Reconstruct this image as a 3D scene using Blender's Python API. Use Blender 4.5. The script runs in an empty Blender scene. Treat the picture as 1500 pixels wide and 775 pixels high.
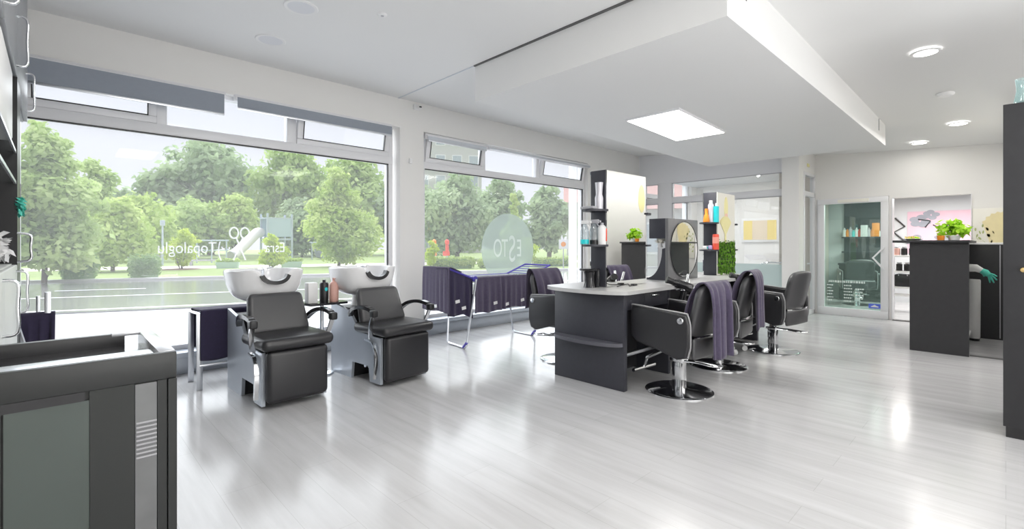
import bpy, bmesh, math, random
import numpy as np
from mathutils import Vector, Matrix, Euler
random.seed(7); rng = np.random.default_rng(7)
SC = bpy.context.scene; COL = SC.collection
PI = math.pi; R = math.radians

# ------------------------------------------------------------------ materials
def _new(name):
    m = bpy.data.materials.new(name); m.use_nodes = True
    nt = m.node_tree; nt.nodes.clear()
    out = nt.nodes.new('ShaderNodeOutputMaterial')
    return m, nt, out

def mat(name, color, rough=.5, metal=0., spec=.5, noise=0., nscale=8., bump=0., bscale=60., trans=0., emit=0., coat=0., sheen=0.):
    m, nt, out = _new(name)
    b = nt.nodes.new('ShaderNodeBsdfPrincipled')
    c = (*color, 1)
    b.inputs['Base Color'].default_value = c
    b.inputs['Roughness'].default_value = rough
    b.inputs['Metallic'].default_value = metal
    b.inputs['Specular IOR Level'].default_value = spec
    if coat: b.inputs['Coat Weight'].default_value = coat; b.inputs['Coat Roughness'].default_value = .08
    if sheen: b.inputs['Sheen Weight'].default_value = sheen
    if trans: b.inputs['Transmission Weight'].default_value = trans
    if emit:
        b.inputs['Emission Color'].default_value = c; b.inputs['Emission Strength'].default_value = emit
    tc = nt.nodes.new('ShaderNodeTexCoord')
    if noise:
        n = nt.nodes.new('ShaderNodeTexNoise'); n.inputs['Scale'].default_value = nscale; n.inputs['Detail'].default_value = 3
        mx = nt.nodes.new('ShaderNodeMix'); mx.data_type = 'RGBA'
        mx.inputs[6].default_value = tuple(max(0, x * (1 - noise)) for x in color) + (1,)
        mx.inputs[7].default_value = tuple(min(1, x * (1 + noise)) for x in color) + (1,)
        nt.links.new(tc.outputs['Object'], n.inputs['Vector'])
        nt.links.new(n.outputs['Fac'], mx.inputs[0]); nt.links.new(mx.outputs[2], b.inputs['Base Color'])
    if bump:
        n2 = nt.nodes.new('ShaderNodeTexNoise'); n2.inputs['Scale'].default_value = bscale
        bp = nt.nodes.new('ShaderNodeBump'); bp.inputs['Strength'].default_value = bump; bp.inputs['Distance'].default_value = .005
        nt.links.new(tc.outputs['Object'], n2.inputs['Vector'])
        nt.links.new(n2.outputs['Fac'], bp.inputs['Height']); nt.links.new(bp.outputs['Normal'], b.inputs['Normal'])
    nt.links.new(b.outputs[0], out.inputs[0])
    return m

def glass_mat(name, tint=(.97, .98, .98), refl=.06, haze=.0, rough=.0, hazecol=(.9, .92, .92)):
    m, nt, out = _new(name)
    t = nt.nodes.new('ShaderNodeBsdfTransparent'); t.inputs[0].default_value = (*tint, 1)
    g = nt.nodes.new('ShaderNodeBsdfGlossy'); g.inputs['Roughness'].default_value = rough; g.inputs[0].default_value = (1, 1, 1, 1)
    lw = nt.nodes.new('ShaderNodeLayerWeight'); lw.inputs[0].default_value = .25
    mul = nt.nodes.new('ShaderNodeMath'); mul.operation = 'MULTIPLY_ADD'; mul.inputs[1].default_value = .06; mul.inputs[2].default_value = refl
    mx = nt.nodes.new('ShaderNodeMixShader')
    nt.links.new(lw.outputs['Fresnel'], mul.inputs[0]); nt.links.new(mul.outputs[0], mx.inputs[0])
    nt.links.new(t.outputs[0], mx.inputs[1]); nt.links.new(g.outputs[0], mx.inputs[2])
    last = mx
    if haze:
        d = nt.nodes.new('ShaderNodeBsdfDiffuse'); d.inputs[0].default_value = (*hazecol, 1)
        tl = nt.nodes.new('ShaderNodeBsdfTranslucent'); tl.inputs[0].default_value = (*hazecol, 1)
        a = nt.nodes.new('ShaderNodeMixShader'); a.inputs[0].default_value = .5
        nt.links.new(d.outputs[0], a.inputs[1]); nt.links.new(tl.outputs[0], a.inputs[2])
        mh = nt.nodes.new('ShaderNodeMixShader'); mh.inputs[0].default_value = haze
        nt.links.new(mx.outputs[0], mh.inputs[1]); nt.links.new(a.outputs[0], mh.inputs[2]); last = mh
    nt.links.new(last.outputs[0], out.inputs[0])
    return m

def leaf_mat(name, c1, c2, scale=.8, tl=.4):
    m, nt, out = _new(name)
    tc = nt.nodes.new('ShaderNodeTexCoord'); n = nt.nodes.new('ShaderNodeTexNoise')
    n.inputs['Scale'].default_value = scale; n.inputs['Detail'].default_value = 4
    cr = nt.nodes.new('ShaderNodeValToRGB')
    cr.color_ramp.elements[0].position = .33; cr.color_ramp.elements[0].color = (*c1, 1)
    cr.color_ramp.elements[1].position = .66; cr.color_ramp.elements[1].color = (*c2, 1)
    d = nt.nodes.new('ShaderNodeBsdfDiffuse'); t = nt.nodes.new('ShaderNodeBsdfTranslucent')
    mx = nt.nodes.new('ShaderNodeMixShader'); mx.inputs[0].default_value = tl
    nt.links.new(tc.outputs['Object'], n.inputs['Vector']); nt.links.new(n.outputs['Fac'], cr.inputs[0])
    nt.links.new(cr.outputs[0], d.inputs[0]); nt.links.new(cr.outputs[0], t.inputs[0])
    nt.links.new(d.outputs[0], mx.inputs[1]); nt.links.new(t.outputs[0], mx.inputs[2]); nt.links.new(mx.outputs[0], out.inputs[0])
    return m

def floor_mat():
    m, nt, out = _new('grey_planks')
    N = nt.nodes.new; L = nt.links.new
    b = N('ShaderNodeBsdfPrincipled'); tc = N('ShaderNodeTexCoord')
    mp = N('ShaderNodeMapping'); mp.inputs['Rotation'].default_value = (0, 0, R(90))
    br = N('ShaderNodeTexBrick'); br.inputs['Scale'].default_value = 1
    br.inputs['Brick Width'].default_value = 1.3; br.inputs['Row Height'].default_value = .19
    br.inputs['Mortar Size'].default_value = .0012; br.inputs['Color1'].default_value = (.59, .59, .60, 1)
    br.inputs['Color2'].default_value = (.56, .56, .57, 1); br.inputs['Mortar'].default_value = (.47, .47, .47, 1)
    mp2 = N('ShaderNodeMapping'); mp2.inputs['Scale'].default_value = (9, .7, 1)
    n = N('ShaderNodeTexNoise'); n.inputs['Scale'].default_value = 1.4; n.inputs['Detail'].default_value = 6; n.inputs['Roughness'].default_value = .6
    cr = N('ShaderNodeValToRGB'); cr.color_ramp.elements[0].position = .3; cr.color_ramp.elements[0].color = (.86, .855, .85, 1)
    cr.color_ramp.elements[1].position = .7; cr.color_ramp.elements[1].color = (1.04, 1.04, 1.04, 1)
    mx = N('ShaderNodeMix'); mx.data_type = 'RGBA'; mx.blend_type = 'MULTIPLY'; mx.inputs[0].default_value = 1
    L(tc.outputs['Object'], mp.inputs[0]); L(mp.outputs[0], br.inputs[0])
    L(tc.outputs['Object'], mp2.inputs[0]); L(mp2.outputs[0], n.inputs[0]); L(n.outputs['Fac'], cr.inputs[0])
    L(br.outputs['Color'], mx.inputs[6]); L(cr.outputs[0], mx.inputs[7]); L(mx.outputs[2], b.inputs['Base Color'])
    rr = N('ShaderNodeMapRange'); rr.inputs[3].default_value = .12; rr.inputs[4].default_value = .22
    L(n.outputs['Fac'], rr.inputs[0]); L(rr.outputs[0], b.inputs['Roughness'])
    b.inputs['Specular IOR Level'].default_value = .33
    bp = N('ShaderNodeBump'); bp.inputs['Strength'].default_value = .06; bp.inputs['Distance'].default_value = .003
    L(n.outputs['Fac'], bp.inputs['Height']); L(bp.outputs[0], b.inputs['Normal'])
    L(b.outputs[0], out.inputs[0])
    return m

M = {}
M['wall'] = mat('white_wall_paint', (.83, .82, .80), .85, noise=.015, nscale=3)
M['ceil'] = mat('ceiling_paint', (.80, .80, .795), .9, noise=.01, nscale=2)
M['floor'] = floor_mat()
M['frame'] = mat('white_window_plastic', (.80, .80, .82), .35, noise=.01)
M['dark_gap'] = mat('dark_gap', (.12, .12, .12), .8)
M['glass'] = glass_mat('window_glass', refl=.008, haze=.075, hazecol=(.95, .97, 1))
M['glass_clear'] = glass_mat('clear_glass', haze=.02)
M['glass_green'] = glass_mat('green_door_glass', tint=(.80, .93, .89), refl=.06, haze=.05, hazecol=(.6, .8, .75))
M['frost'] = glass_mat('frosted_film', tint=(.82, .88, .86), haze=.30, hazecol=(.85, .88, .86))
M['frost_white'] = glass_mat('frosted_lettering', tint=(1, 1, 1), haze=.40, refl=0, hazecol=(1, 1, 1))
M['frost_low'] = glass_mat('frosted_band', tint=(.85, .93, .93), haze=.6, refl=.02, hazecol=(.8, .88, .88))
M['frost_badge'] = glass_mat('frosted_badge', tint=(.80, .84, .82), haze=.42, refl=.0, hazecol=(.60, .65, .62))
M['blind'] = mat('grey_blind_fabric', (.30, .33, .38), .85, noise=.04, nscale=30)
M['blind_light'] = mat('light_blind_fabric', (.62, .65, .70), .85, noise=.04, nscale=30)
M['anthracite'] = mat('anthracite_laminate', (.042, .043, .055), .42, noise=.12, nscale=25, bump=.05)
M['anthracite_top'] = mat('grey_laminate_top', (.52, .52, .52), .3, noise=.05, nscale=20)
M['shelf_grey'] = mat('end_shelf_grey', (.10, .10, .12), .3, noise=.06, nscale=20)
M['black_lam'] = mat('black_laminate', (.030, .030, .033), .5, noise=.15, nscale=20)
M['leather'] = mat('black_leather', (.022, .022, .025), .34, spec=.6, bump=.12, bscale=220)
M['leather_grey'] = mat('grey_leather', (.062, .062, .066), .36, spec=.6, bump=.12, bscale=220)
M['piping'] = mat('light_piping', (.36, .36, .37), .4)
M['chrome'] = mat('chrome', (.82, .83, .85), .12, 1.0, noise=.02)
M['steel'] = mat('brushed_steel', (.70, .72, .76), .3, 1.0, noise=.04)
M['silver'] = mat('silver_blue_panel', (.50, .54, .60), .32, .35, noise=.04)
M['ceramic'] = mat('white_ceramic', (.86, .86, .87), .12, spec=.6, noise=.01)
M['white'] = mat('white_plastic', (.82, .82, .82), .4, noise=.01)
M['rubber'] = mat('black_rubber', (.02, .02, .022), .35)
M['black_gloss'] = mat('black_gloss_plastic', (.02, .02, .023), .15, spec=.6)
M['towel'] = mat('purple_towel', (.078, .063, .112), .95, noise=.25, nscale=40, bump=.35, bscale=400, sheen=.25)
M['towel_dark'] = mat('dark_purple_towel', (.035, .028, .065), .95, noise=.2, nscale=40, bump=.3, bscale=400, sheen=.15)
M['purple_plastic'] = mat('purple_plastic', (.10, .08, .45), .4)
M['mirror'] = mat('mirror_silver', (.93, .94, .93), .01, 1.0)
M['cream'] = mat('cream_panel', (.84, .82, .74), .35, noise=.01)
M['mulch'] = mat('brown_mulch', (.22, .13, .09), .95, noise=.3, nscale=20)
M['asphalt'] = mat('wet_asphalt', (.30, .295, .285), .14, spec=.6, noise=.10, nscale=.5)
M['pave'] = mat('pale_pavement', (.60, .60, .60), .4, noise=.05, nscale=1.2)
M['kerb'] = mat('kerb_stone', (.72, .71, .70), .8, noise=.05, nscale=4)
M['line'] = mat('road_paint', (.95, .95, .95), .6)
M['lawn'] = mat('lawn_grass', (.28, .36, .12), .95, noise=.22, nscale=.6)
M['path'] = mat('sandy_path', (.80, .72, .64), .9, noise=.06, nscale=2)
M['bark'] = mat('bark', (.20, .16, .12), .9, noise=.3, nscale=6)
M['led'] = mat('led_diffuser', (1, .98, .95), .5, emit=3.0)
M['led_fill'] = mat('fill_panel_diffuser', (1, .98, .95), .5, emit=.9)
M['lamp_off'] = mat('opal_diffuser', (.72, .73, .76), .5)
M['yellow'] = mat('yellow_card', (.85, .68, .22), .6, noise=.03)
M['yellow_pale'] = mat('pale_yellow_card', (.86, .80, .42), .6, noise=.05)
M['orange'] = mat('orange_plastic', (.90, .30, .03), .35)
M['red'] = mat('red_plastic', (.80, .09, .05), .35)
M['teal'] = mat('teal_plastic', (.02, .62, .66), .3)
M['teal_dark'] = mat('green_glove_rubber', (.10, .60, .48), .45)
M['pink'] = mat('pink_plastic', (.72, .42, .36), .35)
M['lilac'] = mat('lilac_card', (.60, .48, .80), .5)
M['greyplas'] = mat('grey_plastic', (.45, .45, .48), .35)
M['silver_can'] = mat('silver_can', (.62, .61, .66), .3, .4)
M['clear_plastic'] = glass_mat('clear_plastic', tint=(.86, .92, .95), refl=.1, haze=.2)
M['blue'] = mat('blue_sticker', (.10, .16, .70), .4)
M['pinkroof'] = mat('red_tiled_roof', (.60, .36, .32), .9, noise=.1, nscale=3)
M['house'] = mat('pale_house_render', (.62, .61, .60), .9, noise=.03, nscale=1)
M['house_pink'] = mat('pinkish_house_render', (.60, .48, .43), .9, noise=.04, nscale=1)
M['winpane'] = mat('dark_window_pane', (.45, .50, .56), .15)
M['play'] = mat('blue_grey_steel', (.50, .57, .66), .5)
M['beige'] = mat('beige_wall', (.70, .64, .57), .85, noise=.02)
M['office_wall'] = mat('grey_office_wall', (.62, .64, .66), .85, noise=.02)
M['brass'] = mat('brass', (.80, .60, .28), .25, 1.0)
M['case_dark'] = mat('grey_case_laminate', (.027, .029, .029), .4, noise=.08, nscale=6)
M['case_panel'] = mat('reflective_grey_green_panel', (.085, .103, .095), .3, noise=.18, nscale=2.2)
M['case_panel2'] = mat('dark_grey_panel', (.027, .030, .029), .3, noise=.10, nscale=2.2)
M['case_strip'] = mat('pale_grey_strip', (.19, .195, .20), .4, noise=.3, nscale=7)
M['case_edge'] = mat('pale_metal_edge', (.72, .73, .76), .25, .6)
M['cab_white'] = mat('white_drawer_front', (.72, .74, .72), .4, noise=.03, nscale=2)
M['cab_grey'] = mat('grey_cupboard_front', (.30, .31, .33), .4, noise=.05, nscale=2)
L_SOFT = leaf_mat('soft_green_leaves', (.40, .54, .20), (.66, .78, .36), .7)
L_BLUE = leaf_mat('blue_green_leaves', (.36, .47, .28), (.57, .68, .42), .35)
L_LIME = leaf_mat('lime_leaves', (.52, .66, .05), (.74, .82, .18), 1.5)
L_HEDGE = leaf_mat('hedge_leaves', (.22, .36, .14), (.40, .52, .25), 2.)
L_HEDGELIME = leaf_mat('lime_hedge_leaves', (.38, .50, .14), (.56, .64, .26), 2.)
L_YEL = leaf_mat('yellow_green_leaves', (.45, .60, .15), (.70, .80, .34), .9)
L_IN = leaf_mat('bright_plant_leaves', (.30, .62, .02), (.62, .90, .12), 14., .35)
L_FERN = leaf_mat('fern_leaves', (.05, .17, .02), (.30, .55, .10), 30., .3)

# ------------------------------------------------------------------ mesh helpers
class MB:
    def __init__(s): s.bm = bmesh.new()
    def box(s, x0, x1, y0, y1, z0, z1, bev=0., seg=2, rot=None, piv=None):
        b2 = bmesh.new(); bmesh.ops.create_cube(b2, size=1)
        for v in b2.verts:
            v.co = Vector(((x0 + x1) / 2 + v.co.x * (x1 - x0), (y0 + y1) / 2 + v.co.y * (y1 - y0), (z0 + z1) / 2 + v.co.z * (z1 - z0)))
        if bev: bmesh.ops.bevel(b2, geom=b2.edges[:], offset=bev, segments=seg, profile=.5, affect='EDGES')
        if rot is not None:
            p = Vector(piv or ((x0 + x1) / 2, (y0 + y1) / 2, (z0 + z1) / 2)); e = Euler(rot).to_matrix()
            for v in b2.verts: v.co = p + e @ (v.co - p)
        s._add(b2); return s
    def _add(s, b2):
        vm = [s.bm.verts.new(v.co) for v in b2.verts]; b2.verts.index_update()
        for f in b2.faces:
            try: s.bm.faces.new([vm[v.index] for v in f.verts])
            except ValueError: pass
        b2.free()
    def verts_faces(s, vs, fs):
        vm = [s.bm.verts.new(v) for v in vs]
        for f in fs:
            try: s.bm.faces.new([vm[i] for i in f])
            except ValueError: pass
        return s
    def tube(s, pts, r, n=10, closed=False, cap=True):
        pts = [Vector(p) for p in pts]; rs = r if isinstance(r, (list, tuple)) else [r] * len(pts)
        rings = []; k = len(pts); up = None
        for i, p in enumerate(pts):
            if closed: t = pts[(i + 1) % k] - pts[i - 1]
            else: t = pts[min(i + 1, k - 1)] - pts[max(i - 1, 0)]
            t.normalize()
            if up is None:
                up = Vector((0, 0, 1)) if abs(t.z) < .9 else Vector((1, 0, 0))
            a = (up - t * up.dot(t))
            if a.length < 1e-4: a = t.orthogonal()
            a.normalize(); b = t.cross(a); up = a
            rings.append([s.bm.verts.new(p + (a * math.cos(2 * PI * j / n) + b * math.sin(2 * PI * j / n)) * rs[i]) for j in range(n)])
        for i in range(k if closed else k - 1):
            A, B = rings[i], rings[(i + 1) % k]
            for j in range(n): s.bm.faces.new((A[j], A[(j + 1) % n], B[(j + 1) % n], B[j]))
        if cap and not closed:
            s.bm.faces.new(rings[0][::-1]); s.bm.faces.new(rings[-1])
        return s
    def strap(s, pts, w, t, axis=(1, 0, 0)):
        """flat bar of width w along axis and thickness t following pts"""
        pts = [Vector(p) for p in pts]; ax = Vector(axis).normalized(); rings = []
        for i, p in enumerate(pts):
            d = (pts[min(i + 1, len(pts) - 1)] - pts[max(i - 1, 0)]).normalized(); nn = ax.cross(d).normalized()
            rings.append([s.bm.verts.new(p + ax * a * w / 2 + nn * b * t / 2) for a, b in ((-1, -1), (1, -1), (1, 1), (-1, 1))])
        for A, B in zip(rings, rings[1:]):
            for j in range(4): s.bm.faces.new((A[j], A[(j + 1) % 4], B[(j + 1) % 4], B[j]))
        s.bm.faces.new(rings[0][::-1]); s.bm.faces.new(rings[-1]); return s
    def lathe(s, prof, c=(0, 0, 0), n=28, sx=1., sy=1., caps=True):
        rings = []
        for r, z in prof:
            rings.append([s.bm.verts.new((c[0] + r * sx * math.cos(2 * PI * j / n), c[1] + r * sy * math.sin(2 * PI * j / n), c[2] + z)) for j in range(n)])
        for A, B in zip(rings, rings[1:]):
            for j in range(n): s.bm.faces.new((A[j], A[(j + 1) % n], B[(j + 1) % n], B[j]))
        if not caps: return s
        if prof[0][0] > 1e-5: s.bm.faces.new(rings[0][::-1])
        if prof[-1][0] > 1e-5: s.bm.faces.new(rings[-1])
        return s
    def prism(s, poly, a0, a1, axis='x', bev=0., seg=2):
        """poly: 2d list; axis x: (y,z); y: (x,z); z: (x,y)"""
        def P(u, v, a): return {'x': (a, u, v), 'y': (u, a, v), 'z': (u, v, a)}[axis]
        b2 = bmesh.new()
        A = [b2.verts.new(P(u, v, a0)) for u, v in poly]; B = [b2.verts.new(P(u, v, a1)) for u, v in poly]
        n = len(poly); b2.faces.new(A[::-1]); b2.faces.new(B)
        for j in range(n): b2.faces.new((A[j], A[(j + 1) % n], B[(j + 1) % n], B[j]))
        bmesh.ops.recalc_face_normals(b2, faces=b2.faces[:])
        if bev:
            es = [e for e in b2.edges if abs((e.verts[0].co - e.verts[1].co)['xyz'.index(axis)]) < 1e-6]
            bmesh.ops.bevel(b2, geom=es, offset=bev, segments=seg, profile=.5, affect='EDGES')
        s._add(b2); return s
    def grid(s, fn, nu, nv, thick=0.):
        V = [[Vector(fn(i / nu, j / nv)) for j in range(nv + 1)] for i in range(nu + 1)]
        vm = [[s.bm.verts.new(p) for p in row] for row in V]
        for i in range(nu):
            for j in range(nv): s.bm.faces.new((vm[i][j], vm[i + 1][j], vm[i + 1][j + 1], vm[i][j + 1]))
        return s
    def xf(s, mtx):
        bmesh.ops.transform(s.bm, matrix=mtx, verts=s.bm.verts[:]); return s
    def build(s, name, m, parent=None, smooth=40, loc=None, thick=0., sub=0):
        bmesh.ops.recalc_face_normals(s.bm, faces=s.bm.faces[:])
        me = bpy.data.meshes.new(name); s.bm.to_mesh(me); s.bm.free()
        return link(name, me, m, parent, smooth, loc, thick, sub)

def link(name, me, m, parent=None, smooth=40, loc=None, thick=0., sub=0):
    if m is not None: me.materials.append(m)
    if smooth:
        for p in me.polygons: p.use_smooth = True
        me.set_sharp_from_angle(angle=R(smooth))
    o = bpy.data.objects.new(name, me); COL.objects.link(o)
    if parent is not None: o.parent = parent
    if loc is not None: o.location = loc
    if thick:
        md = o.modifiers.new('thickness', 'SOLIDIFY'); md.thickness = thick; md.offset = 0
    if sub:
        md = o.modifiers.new('smooth', 'SUBSURF'); md.levels = sub; md.render_levels = sub
    return o

def tag(o, label=None, cat=None, group=None, kind=None):
    if label: o['label'] = label
    if cat: o['category'] = cat
    if group: o['group'] = group
    if kind: o['kind'] = kind
    return o
def thing(name, label, cat, loc=(0, 0, 0), rz=0., group=None):
    o = bpy.data.objects.new(name, None); COL.objects.link(o); o.empty_display_size = .1
    o.location = loc; o.rotation_euler = (0, 0, rz)
    return tag(o, label, cat, group)
def struct(name, label=None, loc=(0, 0, 0)):
    o = bpy.data.objects.new(name, None); COL.objects.link(o); o.location = loc
    return tag(o, label, None, None, 'structure')
def copy_tree(o, parent=None):
    c = o.copy(); COL.objects.link(c); c.parent = parent
    for ch in list(o.children): copy_tree(ch, c)
    return c
def arc(cx, cy, r, a0, a1, n):
    return [(cx + r * math.cos(R(a0 + (a1 - a0) * i / n)), cy + r * math.sin(R(a0 + (a1 - a0) * i / n))) for i in range(n + 1)]
def bez(p0, p1, p2, n=10):
    p0, p1, p2 = map(Vector, (p0, p1, p2))
    return [p0 * (1 - t) ** 2 + p1 * 2 * t * (1 - t) + p2 * t * t for t in [i / n for i in range(n + 1)]]
def smooth_path(pts, n=6):
    pts = [Vector(p) for p in pts]; out = []
    for i in range(len(pts) - 1):
        a, b, c, d = pts[max(i - 1, 0)], pts[i], pts[i + 1], pts[min(i + 2, len(pts) - 1)]
        for k in range(n):
            t = k / n
            out.append(.5 * ((2 * b) + (c - a) * t + (2 * a - 5 * b + 4 * c - d) * t * t + (3 * b - a - 3 * c + d) * t ** 3))
    return out + [pts[-1]]
def text_mesh(name, body, size, m, parent, loc, rot, ext=.001, align='CENTER', sx=1.):
    cu = bpy.data.curves.new(name, 'FONT'); cu.body = body; cu.size = size; cu.extrude = ext
    cu.align_x = align; cu.align_y = 'CENTER'
    tmp = bpy.data.objects.new(name + '_tmp', cu); COL.objects.link(tmp)
    bpy.context.view_layer.update()
    dg = bpy.context.evaluated_depsgraph_get()
    me = bpy.data.meshes.new_from_object(tmp.evaluated_get(dg)); bpy.data.objects.remove(tmp)
    me.transform(Matrix.Diagonal((sx, 1, 1, 1)))
    me.materials.clear()
    o = link(name, me, m, parent, 0); o.location = loc; o.rotation_euler = rot
    return o

# leaves -------------------------------------------------------------
def leaf_mesh(name, blobs, n, size, m, parent=None, flat=.0, shell=.45):
    vol = np.array([(b[3] * b[4] * b[5]) ** .7 for b in blobs]); vol /= vol.sum()
    idx = rng.choice(len(blobs), n, p=vol); B = np.array(blobs)[idx]
    d = rng.normal(size=(n, 3)); d /= np.linalg.norm(d, axis=1)[:, None]
    r = rng.uniform(0, 1, n) ** shell; r *= rng.uniform(.82, 1.22, n)
    P = B[:, :3] + d * r[:, None] * B[:, 3:6]
    nrm = d + rng.normal(size=(n, 3)) * .7 + np.array([0, 0, .5]); nrm /= np.linalg.norm(nrm, axis=1)[:, None]
    t = np.cross(nrm, rng.normal(size=(n, 3))); t /= np.linalg.norm(t, axis=1)[:, None]
    b = np.cross(nrm, t); s = size * rng.uniform(.6, 1.35, n)[:, None]
    V = np.empty((n * 4, 3)); V[0::4] = P - t * s; V[1::4] = P - b * s * .55; V[2::4] = P + t * s; V[3::4] = P + b * s * .55
    me = bpy.data.meshes.new(name); F = np.arange(n * 4).reshape(n, 4)
    me.from_pydata(V.tolist(), [], F.tolist()); me.update()
    return link(name, me, m, parent, 0)
def blobs_crown(cx, cy, z0, z1, w, k, seed, top=.5, taper=0.):
    r = random.Random(seed); out = []
    H = z1 - z0
    for i in range(k):
        f = (i + .5) / k; z = z0 + H * (.10 + .82 * f)
        env = math.sin(PI * min(1, max(.08, f * .86 + .12))) ** .6 if not taper else (1 - f) ** taper * (.35 + .65 * min(1, f * 5 + .3))
        rr = w / 2 * env
        a = r.uniform(0, 2 * PI); q = r.uniform(.1, .62) * rr
        s = max(.16 * w * (.6 if taper else 1), rr * r.uniform(.42, .68))
        out.append((cx + q * math.cos(a), cy + q * math.sin(a), z, s, s, min(s * r.uniform(.6, .85), H * .28)))
    for i in range(k):
        b = out[i]; a = r.uniform(0, 2 * PI); e = r.uniform(-.5, 1)
        s = b[3] * r.uniform(.28, .45); d = b[3] * r.uniform(.85, 1.2)
        out.append((b[0] + d * math.cos(a) * math.cos(e), b[1] + d * math.sin(a) * math.cos(e), b[2] + b[5] * 1.15 * math.sin(e), s, s, s * .7))
    return out
def tree(name, label, x, y, z0, z1, w, m, n=5000, leaf=.2, k=14, seed=1, taper=0., trunk=.12, group=None, cat='tree', base=-.12):
    t = thing(name, label, cat, (x, y, base), 0, group)
    leaf_mesh('crown', blobs_crown(0, 0, z0 - base, z1 - base, w, k, seed, taper=taper), n, leaf, m, t)
    tr = MB(); r = random.Random(seed)
    top = (z0 - base) + (z1 - z0) * .6
    tr.tube([(0, 0, 0), (r.uniform(-.05, .05), 0, top * .5), (0, 0, top)], [trunk, trunk * .8, trunk * .3], 8)
    for i in range(4):
        a = r.uniform(0, 2 * PI); h0 = max(.1, (z0 - base) * .8) + (z1 - z0) * .08 * i
        tr.tube([(0, 0, h0), (math.cos(a) * w * .15, math.sin(a) * w * .15, h0 + (z1 - z0) * .2), (math.cos(a) * w * .27, math.sin(a) * w * .27, h0 + (z1 - z0) * .36)], [trunk * .5, trunk * .35, trunk * .15], 6)
    tr.build('trunk', M['bark'], t)
    return t
# ------------------------------------------------------------------ the setting
D = 5.37; CH = 3.07; FX = 9.63
def ceil_z(X, Y):
    if X <= 3.3: return CH
    t = min(1, (X - 3.3) / (FX - 3.3))
    return CH * (1 - t) + float(np.interp(Y, [-4, 0, 2.2, 5.37], [2.6, 2.62, 2.75, 3.07])) * t

struct_floor = MB().box(-.9, 13.2, -3.2, 5.42, -.1, 0).build('floor', M['floor'], None, 0); tag(struct_floor, kind='structure')
tag(MB().box(-.9, 3.165, -3.2, 5.6, CH, CH + .08).build('ceiling', M['ceil'], None, 0), kind='structure')
tag(MB().grid(lambda u, v: (3.165 + u * (9.8 - 3.165), -3.2 + v * 8.7, ceil_z(3.165 + u * (9.8 - 3.165), -3.2 + v * 8.7)), 24, 24).build('ceiling_right', M['ceil'], None, 0), kind='structure')
tag(MB().box(3.150, 3.172, 1.0, 3.85, CH - .012, CH + .02).build('trim_1', M['dark_gap'], None, 0), kind='structure')
tag(MB().box(3.153, 3.168, 3.85, D, CH - .006, CH + .02).build('trim_2', M['blind_light'], None, 0), kind='structure')

w = MB()
W1, W2, W3 = (-.26, 3.18), (3.54, 7.12), (9.12, 11.3)
def wall_band(mb, xs, openings, y0, y1, z0, z1, oz0, oz1):
    x = xs[0]
    for a, b in openings:
        mb.box(x, a, y0, y1, z0, z1); mb.box(a, b, y0, y1, z0, oz0); mb.box(a, b, y0, y1, oz1, z1); x = b
    mb.box(x, xs[1], y0, y1, z0, z1)
wall_band(w, (-.9, 13.2), (W1, W2, W3), D, D + .24, -.1, 3.2, .2, 2.70)
tag(w.build('wall_window', M['wall'], None, 0), kind='structure')
tag(MB().box(-.9, -.78, -3.2, D, -.1, 3.2).build('wall_left', M['wall'], None, 0), kind='structure')
tag(MB().box(-.9, 13.2, -3.2, -3.0, -.1, 3.2).build('wall_rear', M['wall'], None, 0), kind='structure')
w = MB()
w.box(FX, FX + .14, 2.275, 2.40, 0, 3.2); w.box(FX, FX + .14, 1.257, 1.297, 0, 3.2)
w.box(FX, FX + .14, -3.2, .348, 0, 3.2); w.box(FX, FX + .14, .348, 1.257, 1.94, 3.2); w.box(FX, FX + .14, 1.297, 2.275, 1.985, 3.2)
tag(w.build('wall_far', M['wall'], None, 0), kind='structure')
# office behind the door
tag(MB().box(12.8, 12.95, -1.6, 2.9, 0, 2.5).build('wall_office_back', M['office_wall'], None, 0), kind='structure')
tag(MB().box(FX + .14, 12.8, -1.7, -1.55, 0, 2.5).build('wall_office_side', M['office_wall'], None, 0), kind='structure')
tag(MB().box(FX + .14, 12.95, -1.7, 2.9, 2.17, 2.25).build('ceiling_office', M['ceil'], None, 0), kind='structure')
# entrance vestibule
tag(MB().box(11.6, 11.72, 2.9, D, 0, 2.9).build('wall_entrance_back', M['wall'], None, 0), kind='structure')
tag(MB().box(FX + .14, 13.2, 2.82, 2.9, 0, 2.9).build('wall_entrance_side', M['beige'], None, 0), kind='structure')
tag(MB().box(9.0, 11.7, 2.42, D, 2.62, 2.7).build('ceiling_entrance', M['office_wall'], None, 0), kind='structure')
# baseboard box under the windows
b = MB().box(-.25, 8.9, 5.29, D, 0, .155, .006).box(-.25, 8.9, 5.25, D + .07, .155, .205, .006)
tag(b.build('baseboard_window', M['silver'], None, 30), kind='structure')
b = MB().box(FX - .015, FX, -3, .348, 0, .06).box(FX - .015, FX, 2.28, 2.33, 0, .06)
tag(b.build('baseboard_far', M['wall'], None, 0), kind='structure')
tag(MB().box(7.09, 7.13, -.6, .27, 0, .012).box(9.55, 9.66, .35, 1.25, 0, .01).build('trim_3', M['dark_gap'], None, 0), kind='structure')

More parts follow.
